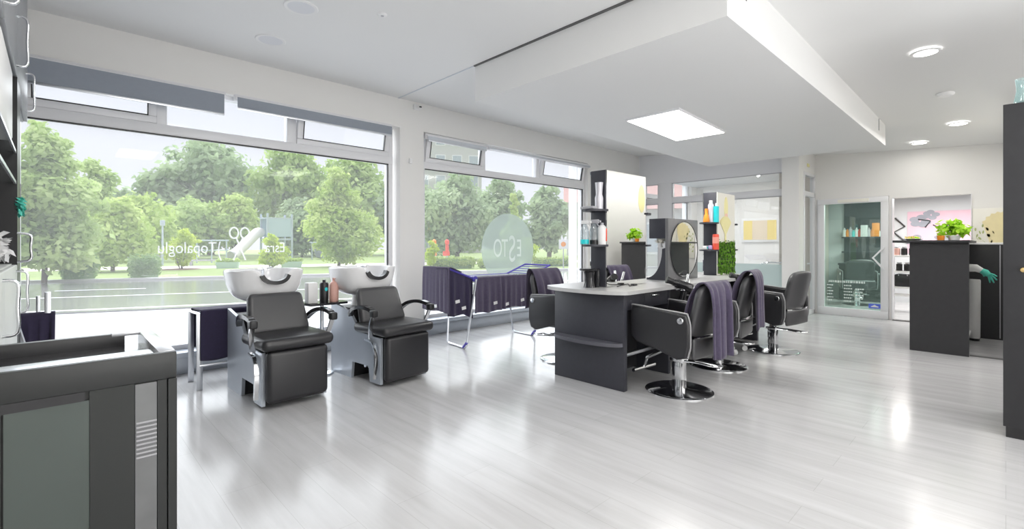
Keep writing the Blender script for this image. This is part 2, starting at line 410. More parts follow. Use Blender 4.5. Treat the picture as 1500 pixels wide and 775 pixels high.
# dropped ceiling box with its slots
nl, nr, fr, fl_ = (3.168, 3.848, 2.70), (3.176, 1.267, 2.70), (7.944, 1.108, 2.512), (7.944, 3.474, 2.515)
def up(p): return (p[0], p[1], ceil_z(p[0], p[1]) + .01)
bx = MB(); V = [nl, nr, fr, fl_, up(nl), up(nr), up(fr), up(fl_)]
bx.verts_faces(V, [(0, 1, 2, 3), (0, 4, 5, 1), (1, 5, 6, 2), (2, 6, 7, 3), (3, 7, 4, 0)])
tb = bx.build('trim_4', M['ceil'], None, 0); tag(tb, 'white dropped ceiling box', kind='structure')
sl = MB()
for X in (3.47, 7.55):
    yy = 1.267 - (X - 3.176) / (7.944 - 3.176) * .159
    sl.box(X, X + .012, yy - .004, yy + .01, ceil_z(X, yy) - .16, ceil_z(X, yy) - .01)
sl.build('slot', M['dark_gap'], tb, 0)

# ------------------------------------------------------------------ windows
FY = D + .12     # glazing plane
def sash(parent, x0, x1, z0, z1, tilt=0., name='sash'):
    f = .062; m = MB()
    for a in ((x0, x1, z0, z0 + f), (x0, x1, z1 - f, z1), (x0, x0 + f, z0 + f, z1 - f), (x1 - f, x1, z0 + f, z1 - f)):
        m.box(a[0], a[1], -.03, .03, a[2] - z0, a[3] - z0, .006)
    o = m.build(name, M['frame'], parent, 30); o.location = (0, FY - .03, z0); o.rotation_euler = (R(tilt), 0, 0)
    g = MB().box(x0 + f - .01, x1 - f + .01, -.004, .004, f - .01, z1 - z0 - f + .01).build('pane', M['glass'], o, 0)
    gk = MB()
    for a in ((x0 + f, x1 - f, f, f + .008), (x0 + f, x0 + f + .008, f, z1 - z0 - f), (x1 - f - .008, x1 - f, f, z1 - z0 - f)):
        gk.box(a[0], a[1], -.033, .0, a[2], a[3])
    gk.build('gasket', M['rubber'], o, 0)
    return o
def window(n, x0, x1, parts, z0=.2, zt=2.225, z1=2.72):
    t = struct('window_%d' % n); f = .065
    m = MB()
    m.box(x0, x0 + f, FY - .05, FY + .05, z0, z1, .006).box(x1 - f, x1, FY - .05, FY + .05, z0, z1, .006)
    m.box(x0, x1, FY - .05, FY + .05, z1 - .06, z1, .006).box(x0, x1, FY - .05, FY + .05, z0, z0 + .05, .006)
    m.box(x0, x1, FY - .055, FY + .05, zt, zt + .095, .006)
    for i, (a, b, k) in enumerate(parts):
        if i: m.box(parts[i - 1][1], a, FY - .05, FY + .05, zt + .09, z1 - .05, .005)
    m.build('frame', M['frame'], t, 30)
    MB().box(x0 + f - .01, x1 - f + .01, FY - .004, FY + .004, z0 + .04, zt + .01).build('main_pane', M['glass'], t, 0)
    g = MB(); g.box(x0 + f, x1 - f, FY - .056, FY - .03, zt - .012, zt); g.box(x1 - f - .012, x1 - f, FY - .052, FY - .03, z0 + .05, zt)
    g.build('gasket', M['rubber'], t, 0)
    for a, b, k in parts:
        if k == 'tilt': sash(t, a, b, zt + .095, z1 - .045, 11)
        elif k == 'shut': sash(t, a, b, zt + .095, z1 - .045, 0)
        else: MB().box(a - .01, b + .01, FY - .004, FY + .004, zt + .09, z1 - .05).build('upper_pane', M['glass'], t, 0)
    return t
w1 = window(1, -.26, 3.12, [(-.195, .68, 'shut'), (.76, 1.83, 'fix'), (1.93, 3.05, 'tilt')])
w2 = window(2, 3.54, 7.12, [(3.605, 4.62, 'tilt'), (4.68, 5.80, 'fix'), (5.88, 7.05, 'tilt')])
w3 = window(3, 9.12, 11.3, [(9.19, 10.2, 'fix'), (10.28, 11.23, 'fix')])
# mirrored lettering on the panes (made to be read from the street)
gy = FY - .012
text_mesh('lettering', 'Topaloglu', .155, M['frost_white'], w1, (.93, gy, 1.165), (R(90), 0, PI), sx=.78)
text_mesh('lettering', 'Esra', .155, M['frost_white'], w1, (1.72, gy, 1.165), (R(90), 0, PI), sx=.78)
em = MB()
for cx_ in (1.325, 1.425):
    em.tube([(cx_ + .04 * math.cos(a), gy, 1.32 + .055 * math.sin(a)) for a in np.linspace(0, 2 * PI, 20)[:-1]], .008, 6, closed=True)
em.tube([(1.345, gy, 1.27), (1.43, gy, 1.04)], .008, 6).tube([(1.405, gy, 1.27), (1.32, gy, 1.04)], .008, 6)
em.tube(bez((1.20, gy, 1.23), (1.17, gy, 1.12), (1.21, gy, 1.04), 8), .006, 6)
em.build('scissor_emblem', M['frost_white'], w1)
bd = MB(); bd.prism([(5.20 + .565 * math.cos(a), 1.13 + .56 * math.sin(a)) for a in np.linspace(0, 2 * PI, 49)[:-1]], gy - .003, gy, 'y')
bd.build('frosted_badge', M['frost_badge'], w2, 0)
for ch, x, s, dz in (('E', 4.97, .40, 0), ('S', 5.13, .60, -.02), ('T', 5.29, .40, 0), ('O', 5.44, .40, 0)):
    text_mesh('badge_letter', ch, s, M['frost_white'], w2, (10.40 - x, gy - .006, 1.13 + dz), (R(90), 0, PI), sx=.58)
# security contact on the frame of window 2
# roller blinds
def blind(label, x0, x1, zb, m, y=5.31, zt=2.665):
    t = thing('roller_blind', label, 'blind', (x0, y, zt), 0)
    L = x1 - x0
    MB().tube([(0, 0, 0), (L, 0, 0)], .022, 12).box(-.01, L + .01, .0, .055, -.03, .035, .008).build('cassette', M['frame'], t)
    MB().box(.01, L - .01, -.024, -.021, zb - zt, 0).build('fabric', m, t, 0)
    MB().box(.01, L - .01, -.029, -.016, zb - zt - .012, zb - zt + .01, .003).build('bottom_bar', M['steel'], t, 30)
blind('wide grey roller blind hanging lowest, above the first window', -.24, 1.205, 2.47, M['blind'])
blind('grey roller blind above the tilted sash beside the white pier', 1.30, 3.03, 2.555, M['blind'])
blind('pale rolled-up blind over the left half of the window with the round badge', 3.56, 4.60, 2.585, M['blind_light'], 5.33, 2.64)
blind('pale rolled-up blind beside the tall shelf column, over the right half of the badge window', 4.63, 7.12, 2.625, M['blind_light'], 5.33, 2.645)

# ------------------------------------------------------------------ glass partition, column, doors
p = struct('window_4'); X0 = 8.9
m = MB()
m.box(X0, X0 + .09, 2.57, D, 2.43, 3.1); m.box(X0, X0 + .09, 2.57, D, 2.03, 2.15, .006); m.box(X0, X0 + .09, 2.57, D, 0, .08, .006)
m.box(X0 - .01, X0 + .1, 4.63, 4.93, 0, 2.45, .006); m.box(X0, X0 + .09, 5.24, D, 0, 2.45, .006)
m.build('frame', M['frame'], p, 30)
for a, b in ((2.57, 4.63), (4.93, 5.24)):
    for c, d in ((.08, 2.03), (2.15, 2.43)):
        MB().box(X0 + .04, X0 + .048, a, b, c, d).build('pane', M['glass_clear'], p, 0)
        MB().box(X0 - .003, X0 + .01, a, a + .012, c, d).box(X0 - .003, X0 + .01, a, b, d - .014, d).box(X0 - .003, X0 + .01, b - .014, b, c, d).build('gasket', M['greyplas'], p, 0)
MB().box(X0 + .030, X0 + .036, 2.58, 4.62, .09, .86).build('frosted_band', M['frost_low'], p, 0)
MB().tube(smooth_path([(X0 + .16, 3.05, .80), (X0 + .13, 3.0, .86), (X0 + .16, 2.9, .885), (X0 + .16, 2.62, .885)]), .014, 8).build('pull_handle', M['chrome'], p)
tag(MB().box(8.70, 8.96, 2.33, 2.58, 0, 3.1).build('wall_column', M['wall'], None, 0), kind='structure')
d1 = struct('door_1'); m = MB()
m.box(8.96, 9.02, 2.32, 2.39, 0, 2.42, .005).box(9.57, FX, 2.32, 2.39, 0, 2.42, .005)
m.box(9.0, 9.6, 2.32, 2.39, 2.37, 2.42, .005).box(9.0, 9.6, 2.32, 2.39, 2.02, 2.10, .005).box(9.0, 9.6, 2.32, 2.39, 0, .07, .005)
m.build('frame', M['frame'], d1, 30)
MB().box(9.02, 9.57, 2.35, 2.357, .07, 2.02).build('pane', M['glass_clear'], d1, 0)
MB().box(9.02, 9.57, 2.35, 2.357, 2.10, 2.37).build('upper_pane', M['glass_clear'], d1, 0)
MB().tube([(9.1, 2.30, .88), (9.35, 2.30, .88)], .012, 8).build('door_handle', M['chrome'], d1)
MB().box(8.96, FX, 2.33, 2.40, 2.42, 3.1).build('head_panel', M['wall'], d1, 0)
# white glazed door in the far wall
d2 = struct('door_2'); m = MB(); y0, y1, z1 = 1.30, 2.272, 1.98
for a in ((y0, y1, 0, .13), (y0, y1, z1 - .09, z1), (y0, y0 + .10, .13, z1 - .09), (y1 - .095, y1, .13, z1 - .09)):
    m.box(FX - .045, FX + .03, a[0], a[1], a[2], a[3], .006)
m.build('frame', M['frame'], d2, 30)
MB().box(FX - .01, FX, y0 + .09, y1 - .085, .12, z1 - .08).build('pane', M['glass_green'], d2, 0)
MB().strap([(FX - .10, y0 + .045, 1.16), (FX - .11, y0 + .19, .985), (FX - .10, y0 + .045, .80)], .05, .022, (1, 0, 0)).build('door_handle', M['frame'], d2, 30)
MB().box(FX - .06, FX - .045, 1.55, 1.98, z1 - .075, z1 - .02, .004).build('door_closer', M['cream'], d2, 30)
tx = MB(); r = random.Random(3)
yy = 2.12
while yy > 1.62:
    l = r.uniform(.012, .035); tx.box(FX - .0145, FX - .0115, yy - l, yy, .555, .59); yy -= l + .01
for k in range(6):
    zz = .50 - k * .052
    for c0, c1 in ((2.14, 2.07), (1.90, 1.80), (1.74, 1.64)):
        if k in (0, 5) and c0 < 1.85: continue
        yy = c0
        while yy > c1:
            l = r.uniform(.01, .028); tx.box(FX - .0145, FX - .0115, yy - l, yy, zz, zz + .022); yy -= l + .008
tx.build('lettering', M['frost_white'], d2, 0)
st = MB().box(FX - .016, FX - .011, 1.40, 1.56, .16, .235).build('blue_sticker', M['blue'], d2, 0)
MB().prism([(1.43, .18), (1.53, .18), (1.53, .19), (1.505, .205), (1.48, .222), (1.46, .205), (1.43, .195)], FX - .0175, FX - .016, 'x').build('emblem', M['white'], st, 0)
tag(MB().box(FX - .03, FX + .01, 2.272, 2.285, 0, 1.99).box(FX - .02, FX + .16, 1.252, 1.262, 0, 1.94).box(FX - .02, FX + .16, .343, .353, 0, 1.94).build('trim_5', M['frame'], None, 0), kind='structure')

# ------------------------------------------------------------------ ceiling fittings and lamps
def area(name, loc, sx, sy, power, col=(1, .97, .93), rot=(0, 0, 0), spread=180):
    l = bpy.data.lights.new(name, 'AREA'); l.shape = 'RECTANGLE'; l.size = sx; l.size_y = sy; l.energy = power; l.color = col; l.spread = R(spread)
    o = bpy.data.objects.new(name, l); COL.objects.link(o); o.location = loc; o.rotation_euler = rot; return o
def spot(name, loc, power, r=.09, col=(1, .96, .90)):
    l = bpy.data.lights.new(name, 'AREA'); l.shape = 'DISK'; l.size = r * 2; l.energy = power; l.color = col
    o = bpy.data.objects.new(name, l); COL.objects.link(o); o.location = loc; return o
P4 = [(4.752, 3.049, 2.638), (4.703, 2.419, 2.640), (5.893, 2.36, 2.593), (5.94, 2.99, 2.591)]
cp = Vector((5.32, 2.70, 2.615)); tl = math.atan2(.0393, 1)
t = thing('ceiling_light', 'square white LED panel glowing under the dropped ceiling box', 'ceiling light', tuple(cp)); t.rotation_euler = (0, tl, 0)
MB().box(-.60, .60, -.325, .325, -.022, .004, .004).build('frame', M['frame'], t, 30)
MB().box(-.585, .585, -.31, .31, -.026, -.0215).build('diffuser', M['led'], t, 0)
area('panel_lamp', (5.32, 2.70, 2.575), 1.15, .6, 24)
def downlight(label, x, y, on=True, r=.085, group=None):
    z = ceil_z(x, y) - (.012 if x > 3.2 else 0)
    t = thing('downlight', label, 'downlight', (x, y, z), 0, group)
    MB().lathe([(r, -.006), (r * 1.22, -.008), (r * 1.28, -.002), (r * 1.28, .004)], n=32, caps=False).build('ring', M['white'], t)
    MB().lathe([(0.0001, -.005), (r, -.005), (r, .0)], n=32).build('diffuser', M['led'] if on else M['lamp_off'], t)
    if on: spot('downlight_lamp', (x, y, z - .03), 1.5, r)
downlight('glowing round downlight nearest the dropped ceiling box slot, largest of the lit ones', 5.58, .494)
downlight('glowing round downlight above the reception desk, middle of the lit three', 8.234, .415)
downlight('glowing round downlight close to the door wall, smallest of the lit three', 9.15, .88)
downlight('unlit flush round lamp close above the first window', 1.424, 4.66, False, .10, 'unlit ceiling lamps')
downlight('unlit flush round lamp at the top edge, further from the window', 1.40, 3.85, False, .10, 'unlit ceiling lamps')
t = thing('smoke_detector', 'small white round detector on the ceiling between the lit downlights', 'smoke detector', (6.92, .451, ceil_z(6.92, .451)))
MB().lathe([(.0001, -.03), (.06, -.028), (.075, -.012), (.078, .004)], n=24).build('cover', M['white'], t)
t = thing('ceiling_sensor', 'tiny round sensor on the left ceiling', 'sensor', (1.919, 3.512, CH))
MB().lathe([(.0001, -.012), (.03, -.012), (.04, -.003), (.042, .004)], n=20).build('cover', M['white'], t)
MB().lathe([(.0001, -.018), (.012, -.016), (.013, -.010)], n=14).build('lens', M['greyplas'], t)
t = thing('security_camera', 'small white camera in the corner above the pier between the windows', 'security camera', (3.42, D, 2.99))
MB().box(-.05, .05, -.03, 0, -.03, .04, .01).tube([(0, -.03, .0), (0, -.10, -.01)], .028, 14).build('housing', M['white'], t)
MB().lathe([(.0001, 0), (.018, 0), (.018, .012)], (0, -.105, -.012), 14).build('lens', M['black_gloss'], t)
t = thing('motion_detector', 'small white sensor on the pier beside the first window', 'sensor', (3.33, D, 2.285))
MB().box(-.022, .022, -.03, 0, -.035, .035, .01).build('body', M['white'], t)
# unseen ceiling panels, added as fill light for the room
for i, (x, y) in enumerate(((1.2, 1.6), (1.2, -1.2), (4.2, -1.4), (7.6, -1.4))):
    z = ceil_z(x, y) - .012
    t = thing('ceiling_light', 'white LED panel added out of view to brighten the room, %s' % ['over the display case', 'by the left wall', 'at mid room', 'toward the reception'][i], 'ceiling light', (x, y, z))
    MB().box(-.32, .32, -.62, .62, -.012, .012, .004).build('frame', M['frame'], t, 30)
    MB().box(-.30, .30, -.60, .60, -.016, -.0115).build('diffuser', M['led_fill'], t, 0)
    area('panel_lamp', (x, y, z - .04), .6, 1.2, 14)
area('office_lamp', (11.3, .9, 2.12), 1.2, 1.6, 60)
area('entrance_lamp', (10.3, 4.0, 2.58), 1.0, 1.0, 16)
area('rear_fill_light', (4.2, -2.9, 1.55), 8.0, 2.3, 58, (1, .985, .96), (R(90), 0, 0))  # broad fill lamp added before the rear wall, which has no window
area('ceiling_fill_light', (2.3, -1.9, .5), 1.8, 1.6, 56, (.96, .98, 1), (PI, 0, 0))  # unseen lamp added low down to brighten the left ceiling
tag(MB().box(7.0, FX, -.16, -.05, 0, 2.6).build('wall_mirror_backdrop', M['wall'], None, 0), kind='structure')  # unseen wall added so the tall mirror reflects white
tag(MB().box(FX, FX + .14, 2.40, 2.9, 0, 2.9).build('wall_entrance_pier', M['beige'], None, 0), kind='structure')
area('reception_fill_light', (7.3, .52, 2.62), 2.8, .7, 19)  # extra lamp added to lift the dim reception side
su = bpy.data.lights.new('soft_sun', 'SUN'); su.energy = 5.2; su.angle = R(110); su.color = (.94, .97, 1)
so = bpy.data.objects.new('soft_sun', su); COL.objects.link(so); so.rotation_euler = (R(-48), 0, R(-12)); so.location = (2, 20, 20)
# ------------------------------------------------------------------ styling chairs
def make_styling_chair(label, loc, rz, group):
    t = thing('styling_chair', label, 'chair', loc, rz, group)
    MB().lathe([(.0001, .03), (.06, .03), (.08, .022), (.245, .016), (.268, .008), (.268, 0), (.0001, 0)], n=48).build('base_disc', M['chrome'], t)
    MB().box(-.045, .045, -.045, .045, .02, .27, .014).box(-.03, .03, -.03, .03, .26, .36, .01).box(-.06, .06, -.055, .055, .245, .275, .008).build('pump_column', M['chrome'], t, 30)
    MB().box(-.16, .16, -.16, .16, .345, .375, .008).build('seat_plate', M['rubber'], t, 30)
    MB().tube(smooth_path([(.03, -.03, .25), (.10, -.12, .245), (.13, -.26, .235), (.13, -.30, .235)]), .009, 8).tube(smooth_path([(-.02, -.04, .255), (.03, -.14, .25), (.05, -.26, .24), (.13, -.30, .235)]), .009, 8).build('pump_lever', M['chrome'], t)
    MB().box(-.245, .245, -.24, .26, .385, .49, .04, 4).build('seat', M['leather'], t)
    poly = [(.25, .705), (-.225, .672), (-.25, .60), (-.25, .43), (-.22, .345), (-.15, .325), (.02, .375), (.20, .41), (.255, .455), (.268, .60)]
    for s in (-1, 1):
        x0, x1 = sorted((s * .252, s * .305))
        a = MB().prism(poly, x0, x1, 'x', .018, 3).build('armrest', M['leather'], t, 35)
        pp = [(s * .279, y, z + .004) for y, z in [(.262, .60), (.255, .69), (.24, .705), (-.0, .689), (-.21, .676), (-.228, .668), (-.250, .60), (-.253, .50), (-.252, .43), (-.232, .35)]]
        MB().tube(smooth_path(pp, 4), .0070, 8).build('piping', M['piping'], a)
        MB().lathe([(.0001, .012), (.022, .011), (.027, .004), (.027, 0)], n=22).xf(Matrix.Translation((s * .305, -.185, .625)) @ Matrix.Rotation(s * PI / 2, 4, 'Y')).build('button', M['chrome'], a)
    def bk(u, v):
        a = (u - .5) * 2; e = max(0, (v - .72) / .28)
        wd = .235 * (1 - .30 * e ** 3) * (1 - .10 * max(0, .2 - v) / .2)
        x = a * wd; z = .475 + .44 * v - .012 * a * a * e
        y = -.225 - .10 * v + .03 * a * a
        return (x, y, z)
    MB().grid(bk, 14, 14).build('backrest', M['leather_grey'], t, 60, thick=.055, sub=1)
    def sh(u, v):
        a = (u - .5) * 2
        return (a * .255, -.25 - .02 * math.cos(a * PI / 2) * v - .012 * (1 - a * a), .33 + .165 * v + .0 * a)
    MB().grid(sh, 12, 5).build('rear_shell', M['leather_grey'], t, 60, thick=.03, sub=1)
    MB().tube(smooth_path([(-.235, -.25, .50), (-.12, -.27, .497), (.12, -.27, .497), (.235, -.25, .50)]), .012, 8).build('back_bar', M['chrome'], t)
    MB().tube([(0, .05, .36), (0, .30, .22), (0, .33, .13)], .014, 8).tube([(-.16, .33, .13), (.16, .33, .13)], .016, 8).build('footrest', M['chrome'], t)
    return t
def drape(path, w, amp, freq, seed=0, x0=0., flare=0., taper=0.):
    """cloth over a bar: path is a list of (y, z); pleats grow away from the highest point"""
    P = smooth_path([(0, y, z) for y, z in path], 6); zt = max(p.z for p in P); n = len(P)
    r = random.Random(seed); ph = [r.uniform(0, 6.28) for _ in range(5)]; fq = [freq * r.uniform(.7, 1.4) for _ in range(5)]
    def fn(u, v):
        i = v * (n - 1); k = min(int(i), n - 2); f = i - k; p = P[k].lerp(P[k + 1], f); tg = (P[k + 1] - P[k]).normalized()
        nr = Vector((0, -tg.z, tg.y)); g = min(1, (zt - p.z) / .22) ** .8
        wv = sum(math.sin(u * 6.28 * fq[q] + ph[q] + v * (q - 2) * .5) for q in range(5)) / 3
        q_ = p + nr * amp * g * wv
        return (x0 + (u - .5) * w * (1 + flare * g - taper * g) + .3 * amp * g * math.sin(u * 6.28 * fq[1] + ph[2]), q_.y, q_.z + .008 * math.sin(u * 9 + ph[0]) * g)
    return fn, n
def towel(label, loc, rz, path, w, amp, freq, seed, m=None, group=None, nu=56, flare=0., cat='towel', name='towel', taper=0.):
    fn, n = drape(path, w, amp, freq, seed, 0, flare, taper)
    o = MB().grid(fn, nu, max(24, int(n * 1.0))).build(name, m or M['towel'], None, 70, loc, thick=.009)
    o.rotation_euler = (0, 0, rz)
    return tag(o, label, cat, group)

G = 'styling chairs around the dark table'
make_styling_chair('black styling chair nearest the viewer with a purple towel over its back', (3.70, 1.864, 0), R(-3), G)
make_styling_chair('black styling chair pushed in at mid table, almost hidden behind its long purple towel', (4.74, 1.98, 0), R(8), G)
make_styling_chair('black styling chair without a towel at the far end of the table', (5.87, 1.83, 0), R(-8), G)
make_styling_chair('black styling chair on the window side by the drying rack, towel over its back', (3.86, 3.20, 0), R(180), G)
make_styling_chair('black styling chair on the window side, its back just showing beside the oval mirror', (5.02, 3.18, 0), R(176), G)
TP = [(-.16, .60), (-.205, .78), (-.26, .885), (-.305, .915), (-.345, .90), (-.375, .82), (-.38, .60), (-.385, .345)]
towel('dark purple towel hanging down the back of the nearest styling chair', (3.66, 1.864, 0), R(-3), TP, .37, .022, 4.2, 3, group='towels over styling chair backs', taper=.12)
towel('dark purple towel over the second styling chair, falling behind the first towel', (4.72, 1.98, 0), R(8), [(-.17, .60), (-.21, .80), (-.26, .92), (-.305, .955), (-.35, .94), (-.38, .85), (-.385, .65), (-.39, .42)], .37, .02, 3.6, 5, group='towels over styling chair backs')
TPs = [(-.175, .66), (-.21, .80), (-.26, .90), (-.305, .938), (-.345, .925), (-.37, .84), (-.375, .68), (-.38, .52)]
towel('faded purple towel on the styling chair beside the drying rack', (3.86, 3.20, 0), R(180), TPs, .43, .012, 3.2, 8, group='towels over styling chair backs')

# ------------------------------------------------------------------ styling table
TX0, TX1, TY0, TY1, TZ = 3.33, 6.36, 2.15, 2.89, .825
t = thing('styling_table', 'long dark double-sided styling table with grey top and rounded end', 'table', (0, 0, 0))
ym = (TY0 + TY1) / 2
endp = [(TX0 - .16 * math.sin(a) - .01, ym + (TY1 - TY0 + .12) / 2 * math.cos(a)) for a in np.linspace(0, PI, 25)]
topo = [(TX1, TY0 - .05), (TX1, TY1 + .06)] + endp
MB().prism(topo, TZ - .03, TZ, 'z').build('tabletop', M['anthracite_top'], t, 30)
MB().box(TX0, TX0 + .05, TY0, TY1, 0, TZ - .03, .003).build('end_panel', M['anthracite'], t, 30)
MB().prism([(TX0, TY0 + .01)] + [(TX0 - .13 * math.sin(a), ym - (TY1 - TY0 - .02) / 2 * math.cos(a)) for a in np.linspace(.0, PI, 21)][1:-1] + [(TX0, TY1 - .01)], .365, .395, 'z').build('end_shelf', M['shelf_grey'], t, 30)
MB().box(TX0 + .05, TX1, ym - .02, ym + .02, .02, TZ - .03).build('spine_panel', M['black_lam'], t, 0)
MB().box(TX0 + .05, TX1 - .02, TY0 + .12, TY1 - .12, .68, TZ - .03).build('drawer_case', M['black_lam'], t, 0)
for x in (4.14, 5.18):
    MB().box(x - .04, x, TY0 + .02, TY1 - .02, 0, TZ - .03, .003).build('leg_panel', M['anthracite'], t, 30)
MB().box(TX1 - .05, TX1, TY0, TY1, 0, TZ - .03, .003).build('end_panel', M['anthracite'], t, 30)
for (a, b) in ((3.39, 4.09), (5.80, 6.30)):
    for s, yy in ((-1, TY0 + .02), (1, TY1 - .02)):
        y0, y1 = sorted((yy, yy - s * .10))
        dd = MB().box(a, (a + b) / 2 - .05 - .004, y0, y1, .655, TZ - .035, .003).build('drawer', M['anthracite'], t, 30)
        d3 = MB().box((a + b) / 2 - .05, b, y0, y1, .655, TZ - .035, .003).build('drawer', M['anthracite'], t, 30)
        hx = (a + b) / 2 + .1
        MB().tube(smooth_path([(hx - .06, yy, .755), (hx - .045, yy + s * .02, .755), (hx + .045, yy + s * .02, .755), (hx + .06, yy, .755)]), .007, 8).build('handle', M['chrome'], d3)
for a, b in ((3.38, 4.10), (5.18, 6.31)):
    for yy in (TY0 + .14, TY1 - .14):
        MB().box(a, b, yy - .012, yy + .012, .225, .255, .005).build('foot_rail', M['steel'], t, 30)

# mirror columns standing on the table --------------------------------
MY = 2.43     # mirror plane facing the room
def mirror_column(label, x0, x1, z1, shelf_z, front, name='mirror_column'):
    t = thing(name, label, 'mirror', (x0, MY, TZ), 0, 'mirror columns on the styling table')
    W = x1 - x0; H = z1 - TZ
    MB().box(0, W, .012, .17, 0, H, .003).build('body', M['anthracite'], t, 30)
    f = MB().box(.006, W - .006, 0, .012, .003, H - .004).build('front_panel', front, t, 0)
    MB().box(.006, W - .006, .17, .182, .003, H - .004).build('rear_mirror', M['mirror'], t, 0)
    for z in shelf_z:
        for s in (-1, 1):
            xx = 0 if s < 0 else W
            po = [(xx, -.02), (xx, .20)] + [(xx + s * .17 * math.sin(a), .09 + .11 * math.cos(a)) for a in np.linspace(.0, PI, 15)][1:-1]
            MB().prism(po, z - TZ - .018, z - TZ, 'z').build('shelf', M['anthracite'], t, 30)
    return t, f
mc1, f1 = mirror_column('tall mirror column with dark shelves nearest the rounded table end', 3.49, 4.15, 1.86, (1.20, 1.51), M['mirror'])
mc3, f3 = mirror_column('shelf column with ferns and a flower on its front, beside the glass partition', 5.80, 6.34, 1.84, (1.14, 1.47), M['cream'])
pr = MB(); W3_ = .54  # fern and flower shapes set flat on the cream panel
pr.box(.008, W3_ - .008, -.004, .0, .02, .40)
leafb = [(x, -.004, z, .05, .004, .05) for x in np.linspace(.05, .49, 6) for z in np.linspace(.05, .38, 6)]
fo = pr.build('fern_backing', M['rubber'], f3, 0)
lf = leaf_mesh('panel_fern_leaves', leafb, 1500, .017, L_FERN, fo); lf.scale = (1, .6, 1); lf.location = (0, -.006, 0)
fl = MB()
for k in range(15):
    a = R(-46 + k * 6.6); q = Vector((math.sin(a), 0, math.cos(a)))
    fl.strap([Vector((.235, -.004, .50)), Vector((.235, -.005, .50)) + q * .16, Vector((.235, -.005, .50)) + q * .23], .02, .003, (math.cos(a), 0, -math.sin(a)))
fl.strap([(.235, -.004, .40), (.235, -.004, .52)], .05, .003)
fl.build('flower_shape', M['yellow_pale'], f3, 0)
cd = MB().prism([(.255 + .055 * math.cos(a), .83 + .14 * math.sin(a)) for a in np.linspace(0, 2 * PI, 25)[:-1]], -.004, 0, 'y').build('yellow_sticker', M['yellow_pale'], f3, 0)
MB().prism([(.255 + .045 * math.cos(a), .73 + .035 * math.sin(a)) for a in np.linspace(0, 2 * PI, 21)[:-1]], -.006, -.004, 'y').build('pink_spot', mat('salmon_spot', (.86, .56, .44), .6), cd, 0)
# lower column with the oval mirror
t = thing('oval_mirror_stand', 'low grey stand with a large oval mirror between the two shelf columns', 'mirror', (4.59, MY, TZ), 0, 'mirror columns on the styling table')
W = .68; H = .65
MB().box(0, W, .0, .035, 0, H, .003).build('front_panel', M['anthracite_top'] if False else mat('mid_grey_laminate', (.16, .16, .165), .4, noise=.06, nscale=20), t, 30)
MB().box(0, W, .035, .22, H - .21, H, .003).build('upper_block', M['anthracite'], t, 30)
lo = [(.035, 0), (.25, 0), (.25, .02)] + [(.25 - .18 * math.sin(a), .02 + .31 * (1 - math.cos(a)) ** 1.0) for a in np.linspace(.15, PI / 2, 12)] + [(.035, .34)]
MB().prism(lo, 0, W, 'x').build('curved_foot', M['anthracite'], t, 40)
ov = [(W / 2 + .312 * math.cos(a), .325 + .298 * math.sin(a)) for a in np.linspace(0, 2 * PI, 65)[:-1]]
om = MB().prism(ov, -.012, 0, 'y').build('oval_mirror', M['mirror'], t, 30)
MB().tube([(x, -.010, z) for x, z in ov], .006, 6, closed=True).build('rim', M['black_gloss'], om)

# small things on the shelves and the table ---------------------------
def bottle(name, label, loc, prof, m, cap=None, capm=None, cat='bottle', group=None, band=None, bandm=None, sx=1, sy=1, n=22, extra=None):
    t = thing(name, label, cat, loc, 0, group)
    MB().lathe(prof, n=n, sx=sx, sy=sy).build('body', m, t)
    if cap: MB().lathe(cap, n=18).build('cap', capm, t)
    if band: MB().lathe([(band[0], band[1]), (band[0], band[2])], n=n, sx=sx, sy=sy).build('label_band', bandm, t)
    if extra: extra(t)
    return t
S1a, S1b = (1.51, 1.20), 0
def spray_head(m, z):
    def f(t):
        MB().box(-.012, .012, -.05, .03, z, z + .035, .006).tube([(0, -.03, z), (0, -.055, z - .035), (0, -.045, z - .06)], .006, 6).box(-.008, .008, -.07, -.05, z + .008, z + .026, .003).build('trigger_head', m, t, 40)
    return f
bottle('spray_can', 'tall silver waisted bottle on the upper shelf of the tall mirror column', (3.45, MY + .05, 1.51), [(.0001, 0), (.036, 0), (.037, .10), (.028, .13), (.03, .16), (.036, .235), (.0001, .24)], M['silver_can'], cat='bottle')
o = MB().box(3.345, 3.425, MY + .04, MY + .18, 1.511, 1.535, .008).build('hair_tool_tray', M['greyplas'], None, 40); tag(o, 'flat grey tray on the upper shelf of the tall mirror column', 'tray')
bottle('spray_bottle', 'clear trigger spray bottle with teal base on the lower shelf', (3.375, MY + .15, 1.20), [(.0001, 0), (.036, 0), (.038, .02), (.038, .12), (.02, .165), (.014, .18), (.0001, .18)], M['clear_plastic'], band=(.0385, .005, .045), bandm=M['teal'], extra=spray_head(M['white'], .18))
bottle('spray_bottle', 'clear spray bottle with black base, middle of the lower shelf', (3.425, MY + .085, 1.20), [(.0001, 0), (.036, 0), (.038, .02), (.038, .13), (.02, .17), (.014, .185), (.0001, .185)], M['clear_plastic'], band=(.0385, .003, .04), bandm=M['rubber'], extra=spray_head(M['greyplas'], .185))
bottle('pump_bottle', 'white bottle with a red stripe on the lower shelf of the tall mirror column', (3.452, MY + .02, 1.20), [(.0001, 0), (.036, 0), (.037, .15), (.02, .17), (.0001, .172)], M['white'], cap=[(.014, .17), (.014, .19), (.0001, .192)], capm=M['greyplas'], extra=lambda t: MB().box(.005, .02, -.040, -.034, .03, .14, .002).build('red_stripe', M['red'], t, 30))
t = thing('tool_stand', 'black glossy tool stand with a flared top on the rounded table end', 'stand', (3.38, 2.53, TZ))
MB().lathe([(.0001, 0), (.055, 0), (.05, .012), (.043, .05), (.045, .11), (.05, .135), (.0001, .135)], n=24).build('body', M['black_gloss'], t)
